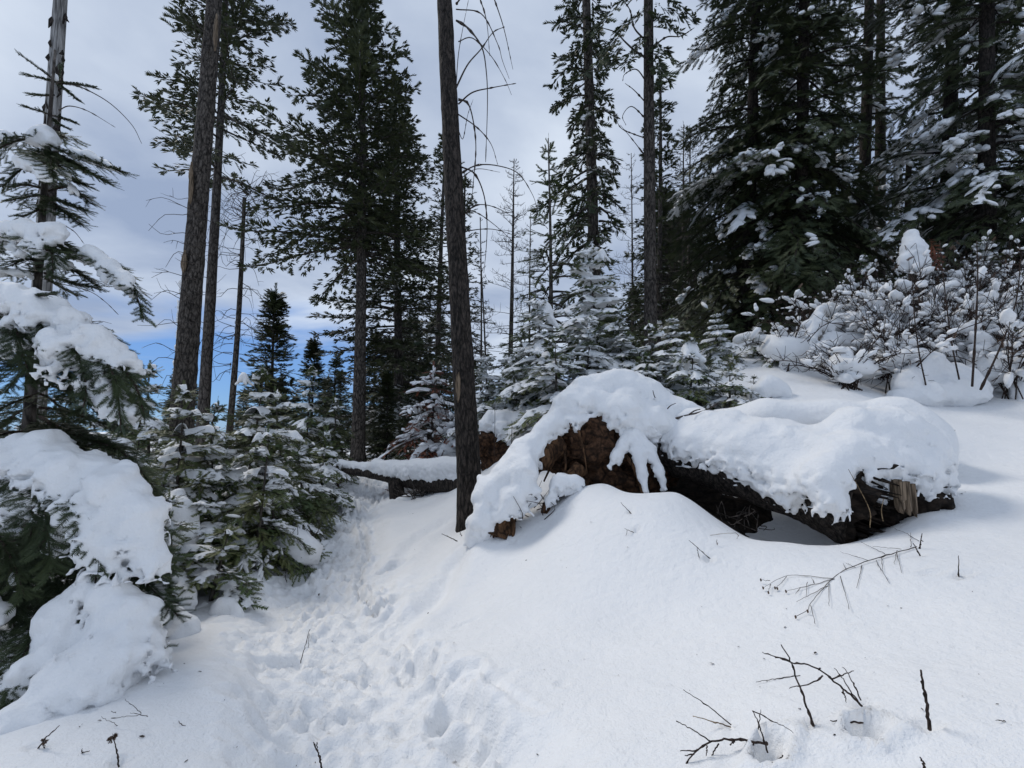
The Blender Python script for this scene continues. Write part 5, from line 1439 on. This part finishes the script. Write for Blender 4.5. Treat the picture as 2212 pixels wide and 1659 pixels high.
# ------------------------------------------------------------------ snowy brush on the right slope
def shrub(seed, label, px, d, h, w, n=16, blobs=60, bs=.12, leaves=30):
    rr = np.random.default_rng(seed)
    b = foot(px, d, .05)
    t = thing('shrub', label, 'shrub', b, None, 'snowy brush on the slope')
    st, sw, lv = Geo(), Geo(), Geo()
    pts, tw = [], []
    for i in range(n):
        a = rr.uniform(0, 6.28); L = h * rr.uniform(.6, 1.15)
        sp = w * rr.uniform(.1, 1.25)
        c, _ = resample(np.array([[rr.normal(0, .12), rr.normal(0, .12), 0], [math.cos(a) * sp * .3, math.sin(a) * sp * .3, L * .5], [math.cos(a) * sp * .75, math.sin(a) * sp * .75, L * .85], [math.cos(a) * sp * 1.1, math.sin(a) * sp * 1.1, L * rr.uniform(.75, 1.1)]]), 12)
        tube(st, c, np.linspace(.012, .005, 12), 4, False)
        for k in range(18):
            j = rr.integers(3, 12)
            e = norm(rr.normal(0, 1, 3) + UP * .5 + (c[j] - c[0]) * .5) * h * rr.uniform(.14, .42)
            q = np.array([c[j], c[j] + e * .5 + rr.normal(0, .02, 3), c[j] + e])
            tube(st, q, [.006, .005, .003], 3, False)
            pts += [q[1], q[2]]; tw.append((q[0], q[2]))
        pts += list(c[3:])
    pts = np.array(pts)
    ta, tb = np.array([k[0] for k in tw]), np.array([k[1] for k in tw])
    pick = rr.integers(0, len(tw), blobs)
    td = tb[pick] - ta[pick]; tl = np.linalg.norm(td, axis=1)
    low = np.clip(1.5 - ta[pick][:, 2] / h, .5, 1.4)              # more snow lies low in the brush
    ch = ta[pick] + td * rr.uniform(.35, .8, (blobs, 1)) + [0, 0, .015]
    wd_ = bs * rr.lognormal(-.3, .6, blobs) * low; ln_ = wd_ * rr.uniform(1.0, 2.3, blobs)
    for i in range(4):
        s_ = slice(i, None, 4)
        instance(sw, (TINY if i % 2 else BLOBS)[i], ch[s_], td[s_] * [1, 1, .45], np.tile(UP, (len(ch[s_]), 1)) + rr.normal(0, .25, (len(ch[s_]), 3)), np.maximum(ln_[s_], wd_[s_]), wd_[s_])
    nb_ = max(1, blobs // 24) if blobs > 60 else 0
    nb_ = nb_ or 1
    big = 1.0 if blobs > 60 else .25
    pk = rr.integers(0, len(tw), nb_)
    instance(sw, FINE[0], ta[pk] * [1, 1, .55], rr.normal(0, 1, (nb_, 3)) * [1, 1, .3], np.tile(UP, (nb_, 1)), big * bs * rr.uniform(1.1, 2.0, nb_), big * bs * rr.uniform(.7, 1.2, nb_))
    q = pts[rr.integers(0, len(pts), leaves)]
    instance(lv, TUFTS[0], q, rr.normal(0, .5, (leaves, 3)) - UP, rr.normal(0, 1, (leaves, 3)), .09)
    st.build('stems', BARK_TWIG, t); sw.build('snow_load', SNOWB, t)['kind'] = 'stuff'; lv.build('dry_leaves', LEAF_DRY, t, False)
    return t
SH = [('shrub with dark arching stems and snow lumps, nearest to the open slope', 1950, 7.9, 1.3, .9, 22, 150), ('shrub with a white hood, above the nearest arching-stem shrub', 1905, 8.8, 1.6, .8, 18, 150), ('low shrub of bare red-brown twigs fanning over the open slope', 1835, 7.9, .7, .9, 26, 40),
      ('shrub in the middle of the brush, packed with snow clumps', 2010, 9.0, 1.7, 1.0, 24, 220), ('shrub with tall upright dark stems at the right side', 2090, 8.2, 1.5, .8, 16, 130), ('shrub cut by the right edge, low stems', 2190, 7.6, 1.4, .9, 22, 150),
      ('shrub behind the tall upright stems, under the snowy firs', 2120, 9.6, 1.6, 1.0, 22, 220), ('shrub left of the brush at the foot of the dark firs', 1790, 9.6, 1.3, 1.0, 20, 160), ('shrub behind the white hood, below the capped stump', 1960, 10.0, 1.7, 1.0, 22, 220), ('shrub at the right edge behind the low stems', 2230, 9.0, 1.7, 1.0, 22, 200),
      ('sparse shrub left of the brush, in front of the snowy fallen branch', 1715, 8.8, .9, .8, 14, 40), ('shrub with loose twigs between the brush and the dark firs', 1850, 9.6, 1.3, .9, 22, 120), ('tall loose shrub above the upright dark shoots', 2060, 10.2, 1.8, 1.0, 22, 140), ('loose shrub high on the bank at the right edge', 2190, 10.4, 1.8, 1.0, 22, 140),
      ('tiny shrub at the trail edge under the saplings', 655, 6.1, .45, .3, 12, 4), ('small twiggy shrub where the trail passes under the log', 730, 11.8, .6, .35, 12, 8), ('snowy shrub behind the crossing log near the red sapling', 985, 11.6, 1.5, 1.0, 18, 200)]
for i, (lb, px, d, h, w, n_, bl) in enumerate(SH):
    shrub(200 + i, lb, px, d, h, w, n_, int(bl * 2.0), (.045, .058, .05)[i % 3] if bl > 50 else .06, 44 if bl > 50 else 4)
for i, (pp, rr_, lb) in enumerate([([(2100, 835, 7.2), (2108, 700, 7.25), (2112, 600, 7.3), (2110, 520, 7.35)], .016, 'tall dark upright shoot, left of two at the right side'), ([(2118, 842, 7.0), (2165, 740, 7.05), (2195, 650, 7.1), (2205, 560, 7.15)], .015, 'tall dark leaning shoot near the right edge'),
                                   ([(2072, 820, 7.3), (2054, 730, 7.35), (2038, 600, 7.45), (2030, 520, 7.5)], .012, 'slender dark shoot left of the upright pair'), ([(2000, 832, 7.4), (1985, 760, 7.45), (1975, 680, 7.5), (1970, 600, 7.55)], .011, 'slender shoot rising in front of the capped stump')]):
    c, _ = resample(np.array([P(*p) for p in pp]), 24)
    loc = c[0]
    rr = np.random.default_rng(i)
    g = Geo(); tube(g, c - loc, np.linspace(rr_, rr_ * .4, 24) * (1 + .5 * (rr.random(24) > .85)), 6)
    for k in range(7):
        j = rr.integers(6, 23); e = norm(rr.normal(0, .5, 3) + UP) * rr.uniform(.1, .3)
        tube(g, np.array([c[j], c[j] + e * .5, c[j] + e]) - loc, [rr_ * .4, rr_ * .3, rr_ * .15], 4, False)
    o = g.build('shoot', BARK_TWIG); o.location = loc
    tag(o, lb, 'shoot', 'bare shoots on the slope')
def drift(prs, vox, label_=None, name='snow_drift', k=.15, na=.05, ns=4, fine=.02, seed=0.0):
    return structure(mass(prs, vox, k, na, ns, fine, 1.8, seed=seed).build(name, SNOW))
drift(chain([(1700, 785, 8.8, 18), (1745, 770, 8.8, 18), (1800, 740, 9.0, 18), (1850, 735, 9.0, 18), (1890, 760, 8.8, 18)]) + chain([(1772, 670, 9.1, 7), (1765, 695, 9.1, 10), (1745, 740, 9.0, 13), (1725, 790, 8.7, 16)]) + chain([(1825, 690, 9.2, 12), (1790, 705, 9.1, 10)]), .035, seed=1, k=.08, na=.07, fine=.03)
drift(chain([(1960, 830, 7.7, 26), (2000, 800, 7.8, 32), (2050, 815, 7.8, 26), (2100, 830, 7.6, 22)]) + chain([(1940, 856, 7.6, 20), (2000, 850, 7.6, 30), (2060, 850, 7.6, 28), (2115, 855, 7.5, 18)]), .04, seed=2, na=.06)
drift(chain([(452, 1345, 4.4, 16), (488, 1325, 4.35, 24), (512, 1352, 4.25, 18)]), .025, seed=4, na=.05, ns=7, k=.1)
drift(chain([(1640, 850, 7.6, 22), (1660, 835, 7.7, 22), (1690, 850, 7.6, 18)]), .04, seed=5, na=.03)
drift(chain([(860, 1083, 10.3, 8), (885, 1080, 10.2, 12)]), .03, seed=6, na=.02)
drift(chain([(368, 1325, 3.9, 16), (408, 1365, 3.8, 18), (380, 1425, 3.7, 34)]) + chain([(400, 1280, 4.3, 22), (385, 1240, 4.4, 14)]), .028, seed=7, na=.055, ns=7, k=.1)
drift(chain([(380, 1080, 5.2, 24), (385, 1120, 5.1, 32), (395, 1160, 5.0, 28)]) , .03, seed=8, na=.06, name='snow_lump')
# capped stump with rusty frond
b = foot(1975, 9.6)
stp = thing('tree_stump', 'broken stump wearing a tall rounded cap of snow above the brush', 'stump', b)
Ts = Matrix.Translation(-Vector([float(c) for c in b]))
c, _ = resample(np.array([b, P(1978, 640, 9.6), P(1980, 555, 9.6)]), 20)
g = Geo(); tube(g, c, np.linspace(.16, .12, 20), 12, True, .12, 8); o = g.build('trunk', BARK, stp); o.matrix_parent_inverse = Ts
g = mass(chain([(1968, 508, 9.5, 14), (1972, 540, 9.45, 23), (1978, 572, 9.4, 20)]) + chain([(1955, 560, 9.4, 14), (1950, 580, 9.4, 8)]) + chain([(1995, 570, 9.4, 16), (2005, 585, 9.4, 10)]), .03, k=.08, na=.03, ns=6, fine=.02, seed=11)
o = g.build('snow_cap', SNOWB, stp); o.matrix_parent_inverse = Ts
acc = []; g = Geo()
frond(np.random.default_rng(1), np.array([P(1995, 510, 9.55), P(2015, 530, 9.5), P(2022, 580, 9.45)]), .14, .06, .06, .12, acc)
bake(g, MID, acc); o = g.build('dead_frond', NEEDLE_RED, stp, False); o.matrix_parent_inverse = Ts
# snowy fallen branch under the dark firs
c, _ = resample(np.array([P(1590, 735, 10.2), P(1620, 725, 10.0), P(1650, 732, 9.8), P(1690, 728, 9.6)]), 20)
g = Geo(); tube(g, c, .05, 8, True, .15, 9); fb = g.build('fallen_branch', BARK); tag(fb, 'snow-covered fallen branch under the dark firs', 'branch')
g = mass([(c[i], c[i + 1], .075, .075) for i in range(0, 19)] + [(P(1640, 712, 9.9), P(1645, 735, 9.9), .05, .09)], .03, k=.06, na=.02, ns=7, fine=.01); g.build('snow_cap', SNOWB, fb)

# needles, bark flakes and bud scales blown onto the snow
r = np.random.default_rng(44)
n = 420
ly = 1.5 + 9 * r.random(n) ** 1.4
lx = (r.random(n) * 2.1 - 1.0) * ly * 1.05
lx = np.where(r.random(n) < .35, r.normal(-.3, 1.6, n), lx)
g = Geo()
V4 = (np.array([[-.5, -.12, 0], [0, -.22, .05], [.5, 0, .02], [.05, .2, .06], [-.4, .14, 0]]), np.array([[0, 1, 3], [1, 2, 3], [0, 3, 4]]))
aa = r.uniform(0, 6.28, n)
instance(g, V4, np.stack([lx, ly, ground_z(lx, ly) + .050 * noise2(lx, ly, .9, 3.3) + .018 * noise2(lx, ly, 2.3, 8.1) + .006], 1), np.stack([np.cos(aa), np.sin(aa), r.normal(0, .2, n)], 1), np.tile(UP, (n, 1)) + r.normal(0, .3, (n, 3)), .010 * r.lognormal(0, .5, n))
o = g.build('forest_litter', BARK_DEAD, None, False); o['kind'] = 'stuff'; o['label'] = 'specks of needles and bark flakes on the snow'
# ------------------------------------------------------------------ twigs, weeds and stalks standing in the snow
def zq(x, y): return (1463 + x * .4928, 841 + y * .4928)          # from enlarged views of the photograph to its pixels
def zl(x, y): return (x * .5, 829.5 + y * .5)
def zm(x, y): return (951 + x * .2844, 768 + y * .2844)
def zt(x, y): return (512 + x * .3387, 1097 + y * .3387)
def twig(name, label, cat, lines, base, r=.004, mat=BARK_TWIG, pods=(), lift=.03, upright=True, group='bare twigs and dry stalks in the snow', knots=.2, heads=()):
    """lines: pixel polylines; everything stands at the distance of the base pixel, lying twigs follow the snow"""
    b = hit(*base)
    g = Geo()
    rr = np.random.default_rng(int(base[0] * 7 + base[1]))
    def pt(p):
        if upright:
            k = 1 - lift * min(max(base[1] - p[1], 0) / 200, 1)
            return P(p[0], p[1], b[1] * k)
        h = hit(*p)
        return P(p[0], p[1], h[1] * (1 - lift))
    for i, L in enumerate(lines):
        w = np.array([pt(p) for p in L])
        if i == 0 and upright:
            w = np.concatenate([[b - [0, 0, .03]], w]) if np.linalg.norm(w[0] - b) > .02 else w
        c, ln = resample(w, max(6, 5 * len(L)))
        n = len(c)
        r0 = r * .8 if i == 0 else r * .5
        c = c + rr.normal(0, .0015, c.shape)
        tube(g, c - b, np.linspace(r0, r0 * .45, n) * (1 + .6 * (rr.random(n) < knots * .6)), 6)
    o = g.build(name, mat); o.location = [float(q) for q in b]
    tag(o, label, cat, group)
    if pods or heads:
        gp = Geo()
        for p in pods:
            w = pt(p) - b
            instance(gp, BLOBS[1], w[None], np.array([[.3, .2, -1.0]]), np.array([[1.0, 0, 0]]), .012, .008)
        for p in heads:
            w = pt(p) - b
            k = 16
            instance(gp, TUFTS[1], np.tile(w, (k, 1)), rr.normal(0, 1, (k, 3)), rr.normal(0, 1, (k, 3)), .018)
        gp.build('seed_head', LEAF_DRY, o)
    return o
Z = lambda *a: [zq(*p) for p in a]
twig('dry_weed', 'long dry weed bent flat over the snow with small dark pods at its tips', 'weed',
     [Z((1050, 690), (840, 750), (720, 800), (660, 850), (590, 930), (570, 970), (517, 995)), Z((680, 830), (500, 815), (410, 850), (375, 870)), Z((690, 830), (580, 860), (475, 885)), Z((405, 840), (365, 835)), Z((410, 855), (398, 888)),
      Z((480, 820), (455, 850), (430, 870)), Z((840, 750), (715, 712)), Z((980, 700), (855, 688)), Z((910, 720), (805, 670)), Z((1060, 665), (1000, 630), (950, 610)), Z((870, 750), (900, 800), (930, 850)), Z((960, 715), (985, 805)), Z((810, 770), (785, 870)),
      Z((715, 820), (735, 890), (755, 965)), Z((665, 850), (665, 950)), Z((660, 860), (525, 930)), Z((585, 950), (605, 1030)), Z((740, 790), (725, 760)), Z((780, 780), (740, 762)), Z((895, 735), (900, 790)), Z((965, 705), (950, 765)), Z((600, 850), (590, 825)), Z((570, 845), (565, 905)), Z((540, 870), (520, 895)), Z((1025, 690), (1022, 628))],
     zq(1050, 690), .0042, BARK_DEAD, [zq(365, 835), zq(375, 870), zq(398, 890), zq(427, 870), zq(437, 872), zq(475, 885), zq(570, 972), zq(517, 997)], .012, False)
twig('twig', 'short broken stub at the root of the long bent weed', 'twig', [Z((1062, 700), (1068, 660), (1075, 630)), Z((1068, 660), (1078, 668))], zq(1062, 700), .006)
twig('twig', 'short leaning stub just below the broken stub of the bent weed', 'twig', [Z((1065, 730), (1035, 675))], zq(1065, 730), .006)
twig('twig', 'forked bare branch arching out of a snow clump at the lower right', 'twig',
     [Z((810, 1390), (760, 1340), (700, 1290), (610, 1220), (500, 1195), (430, 1175)), Z((500, 1192), (370, 1152)), Z((640, 1255), (580, 1290), (490, 1310)), Z((680, 1270), (775, 1232)), Z((790, 1365), (740, 1290), (690, 1222)), Z((802, 1360), (765, 1280), (732, 1220)), Z((725, 1320), (735, 1345), (740, 1370)), Z((825, 1395), (880, 1387)), Z((620, 1230), (630, 1222))],
     zq(815, 1395), .006, lift=.06)
twig('twig', 'horizontal twig beside the clump of the forked branch', 'twig', [Z((828, 1463), (740, 1458), (670, 1452))], zq(828, 1463), .005)
twig('twig', 'straight knobbly rod crossing the forked branch', 'twig', [Z((598, 1480), (560, 1370), (520, 1260), (497, 1190), (455, 1120))], zq(598, 1480), .006)
twig('dry_stalk', 'thin pale stalk with one drooping side stem, left of the straight rod', 'stalk', [Z((540, 1255), (440, 1268), (345, 1283)), Z((392, 1275), (418, 1335))], zq(540, 1260), .003, BARK_DEAD)
twig('twig', 'lone thick red-brown rod sticking up near the right edge', 'twig', [Z((1105, 1490), (1095, 1390), (1080, 1300), (1065, 1230))], zq(1105, 1490), .0085, knots=.35)
twig('twig', 'many-branched twig arching left out of a hollow at the bottom edge', 'twig',
     [Z((395, 1553), (340, 1545), (260, 1535), (150, 1545), (60, 1610), (25, 1660)), Z((150, 1545), (80, 1500), (0, 1455)), Z((90, 1582), (10, 1585)), Z((180, 1550), (150, 1610), (118, 1655)), Z((340, 1550), (280, 1600), (225, 1660)), Z((70, 1600), (30, 1605)), Z((130, 1560), (128, 1605)), Z((250, 1540), (230, 1558))], zq(395, 1555), .006, lift=.05)
twig('twig', 'thin twig bent in a peak beside the arching one', 'twig', [Z((395, 1590), (375, 1520), (350, 1450), (330, 1410)), Z((330, 1410), (420, 1455), (510, 1503)), Z((355, 1490), (363, 1405))], zq(395, 1590), .0045)
twig('twig', 'slanting thin twig above the bottom hollow', 'twig', [Z((235, 1470), (130, 1385), (25, 1315))], zq(235, 1472), .0035)
twig('dry_stalk', 'pale straw stalk lying below the slanting thin twig', 'stalk', [Z((235, 1480), (150, 1455), (68, 1433))], zq(235, 1483), .0035, STRAW)
twig('twig', 'tiny twig left of the straight rod', 'twig', [Z((568, 1425), (528, 1395))], zq(568, 1427), .003)
twig('twig', 'tiny stub at the bottom edge right of the hollow', 'twig', [Z((445, 1650), (448, 1625), (460, 1605))], zq(445, 1652), .005)
twig('twig', 'rod tip rising from the bottom edge near the lone rod', 'twig', [Z((1090, 1668), (1068, 1612))], zq(1090, 1668), .006)
twig('dry_stalk', 'single upright stalk right of the bent weed', 'stalk', [Z((1233, 823), (1233, 728))], zq(1233, 823), .0045, BARK_DEAD)
twig('dry_stalk', 'leaning stalk on the slope beyond the broken log end', 'stalk', [Z((1180, 265), (1218, 178))], zq(1180, 265), .006, BARK_DEAD)
twig('dry_stalk', 'folded stalk below the right flank of the mound', 'stalk', [Z((140, 740), (52, 662)), Z((88, 700), (108, 775))], zq(140, 740), .0035, BARK_DEAD)
twig('dry_stalk', 'fine pale stalk lying in front of the dark gap under the log', 'stalk', [Z((260, 630), (130, 640))], zq(258, 640), .003, STRAW)
twig('dry_stalk', 'tiny brown sprig in front of the dark gap under the log', 'stalk', [Z((175, 682), (172, 660)), Z((172, 672), (180, 676))], zq(175, 684), .004, LEAF_DRY)
twig('dry_stalk', 'tiny stalk at the far lower right', 'stalk', [Z((1440, 1455), (1395, 1446))], zq(1440, 1456), .0025, BARK_DEAD)
Z = lambda *a: [zl(*p) for p in a]
twig('dry_weed', 'withered flower head with crossed stems in the lower left corner', 'weed', [Z((145, 1605), (185, 1545), (255, 1475)), Z((205, 1615), (200, 1580), (185, 1550)), Z((190, 1610), (188, 1555))], zl(145, 1607), .0045, heads=[zl(190, 1545)])
twig('dry_weed', 'withered flower head on a single curved stem, lower left', 'weed', [Z((512, 1662), (505, 1590), (490, 1525))], zl(512, 1662), .0045, heads=[zl(490, 1525), zl(482, 1535)])
twig('twig', 'small bent twig between the two withered flower heads', 'twig', [Z((325, 1620), (355, 1592), (385, 1590)), Z((355, 1592), (353, 1575))], zl(325, 1622), .004)
twig('dry_weed', 'loose fan of fine dry stems at the foot of the snowy fir', 'weed', [Z((560, 1500), (500, 1490), (430, 1498)), Z((530, 1495), (480, 1460), (435, 1435)), Z((480, 1445), (560, 1435), (640, 1430)), Z((610, 1425), (575, 1390), (540, 1360)), Z((430, 1550), (500, 1515), (560, 1500)), Z((640, 1438), (560, 1420)), Z((500, 1420), (480, 1412))], zl(560, 1502), .003, BARK_DEAD, upright=True)
twig('twig', 'tiny forked twig on the smooth snow left of the trail', 'twig', [Z((795, 1480), (770, 1455)), Z((785, 1472), (800, 1478))], zl(795, 1481), .003)
twig('twig', 'dark twig mark under the edge of the lowest snow mass', 'twig', [Z((375, 1425), (340, 1440), (305, 1445))], zl(375, 1428), .007, upright=True)
Z = lambda *a: [zt(*p) for p in a]
twig('dry_stalk', 'thin forked stalk standing on the near side of the trail', 'stalk', [Z((405, 990), (435, 880), (465, 775)), Z((455, 890), (460, 800))], zt(405, 992), .004, BARK_DEAD)
twig('twig', 'budded rod tip rising at the bottom edge beside the trail', 'twig', [Z((540, 1668), (535, 1640), (520, 1570), (485, 1495)), Z((512, 1550), (510, 1490)), Z((500, 1520), (488, 1500))], zt(540, 1668), .006, knots=.5)
twig('dry_weed', 'small withered weed on the left half of the trail', 'weed', [Z((320, 475), (308, 440), (312, 395)), Z((308, 440), (295, 445)), Z((312, 420), (320, 395))], zt(318, 477), .005)
twig('dry_stalk', 'stiff stalk at the trail edge below the saplings', 'stalk', [Z((330, 340), (345, 250), (350, 200))], zt(330, 342), .004, BARK_DEAD)
twig('dry_stalk', 'short stalk at the trail edge, left of the stiff one', 'stalk', [Z((220, 338), (262, 270))], zt(220, 340), .005, BARK_DEAD)
twig('twig', 'leaning twig at the trail edge in front of the tiny shrub', 'twig', [Z((530, 195), (572, 118))], zt(530, 197), .005)
twig('twig', 'stick leaning on the slope left of the charred trunk', 'twig', [Z((1405, 213), (1360, 190), (1305, 165))], zt(1405, 215), .008, BARK_DEAD)
twig('twig', 'sprig at the foot of the charred trunk', 'twig', [Z((1432, 180), (1420, 150)), Z((1428, 170), (1416, 165))], zt(1432, 182), .005)
twig('dry_stalk', 'tiny stub in the smooth snow right of the trail', 'stalk', [Z((1235, 1273), (1252, 1290))], zt(1252, 1292), .003, BARK_DEAD)
Z = lambda *a: [zm(*p) for p in a]
twig('dry_stalk', 'straw-tipped stalk lying on the mound below the root plate', 'stalk', [Z((1450, 1200), (1370, 1115))], zm(1450, 1202), .005, BARK_DEAD)
twig('dry_stalk', 'small folded stalk on the front of the mound', 'stalk', [Z((1495, 1355), (1400, 1315)), Z((1420, 1325), (1410, 1385))], zm(1495, 1357), .004, BARK_DEAD)
twig('dry_stalk', 'long folded stalk on the right flank of the mound', 'stalk', [Z((2045, 1540), (1950, 1455), (1890, 1405)), Z((1950, 1465), (1965, 1540))], zm(2045, 1542), .004, BARK_DEAD)
def stick(label, pix, d, r, mat=BARK_TWIG, name='twig', extra=()):
    c, _ = resample(np.array([P(p[0], p[1], dd) for p, dd in zip(pix, np.linspace(d[0], d[1], len(pix)))]), 18)
    g = Geo(); tube(g, c - c[0], np.linspace(r, r * .5, 18), 6)
    for e in extra:
        ce, _ = resample(np.array([P(p[0], p[1], d[1]) for p in e]), 8); tube(g, ce - c[0], np.linspace(r * .6, r * .3, 8), 5)
    o = g.build(name, mat); o.location = [float(q) for q in c[0]]
    return tag(o, label, 'twig', 'bare twigs and dry stalks in the snow')
stick('forked dead branch poking out between the snow hood and the trunk', Z((1770, 485), (1850, 462), (1940, 440), (2010, 418), (2110, 365)), (5.65, 5.5), .018, BARK_DEAD, extra=[Z((1890, 448), (1930, 420), (1975, 408))])
stick('thin twig sticking out of the snow hood on its right side', Z((1725, 405), (1750, 380), (1790, 362)), (5.55, 5.5), .007)
stick('small sprig on the upper right of the snow hood', Z((1632, 320), (1622, 295), (1615, 265)), (5.6, 5.55), .007)
stick('thin stalk standing in front of the second root plate', Z((410, 760), (415, 560), (415, 370)), (7.8, 7.8), .007)
stick('short stalk in the snow right of the second root plate', Z((543, 670), (545, 495)), (7.6, 7.6), .009)
stick('bent grass stem hanging over the broken trunk end', [zq(845, 605), zq(840, 520), zq(750, 350)], (4.0, 4.05), .004, STRAW, 'dry_stalk')
stick('short grass stem before the broken trunk end', [zq(902, 578), zq(895, 530), zq(905, 480)], (4.02, 4.05), .004, STRAW, 'dry_stalk')
g = mass(chain([(1865, 1535, 2.35, 20), (1890, 1545, 2.33, 22), (1915, 1540, 2.33, 14)]), .015, k=.05, na=.02, ns=12, fine=.012, seed=3)
structure(g.build('snow_lump', SNOW))
g = mass(chain([(1600, 1580, 2.2, 22), (1640, 1590, 2.15, 20), (1680, 1605, 2.1, 14)]), .015, k=.05, na=.015, ns=12, fine=.008, seed=4)
structure(g.build('snow_lump', SNOW))
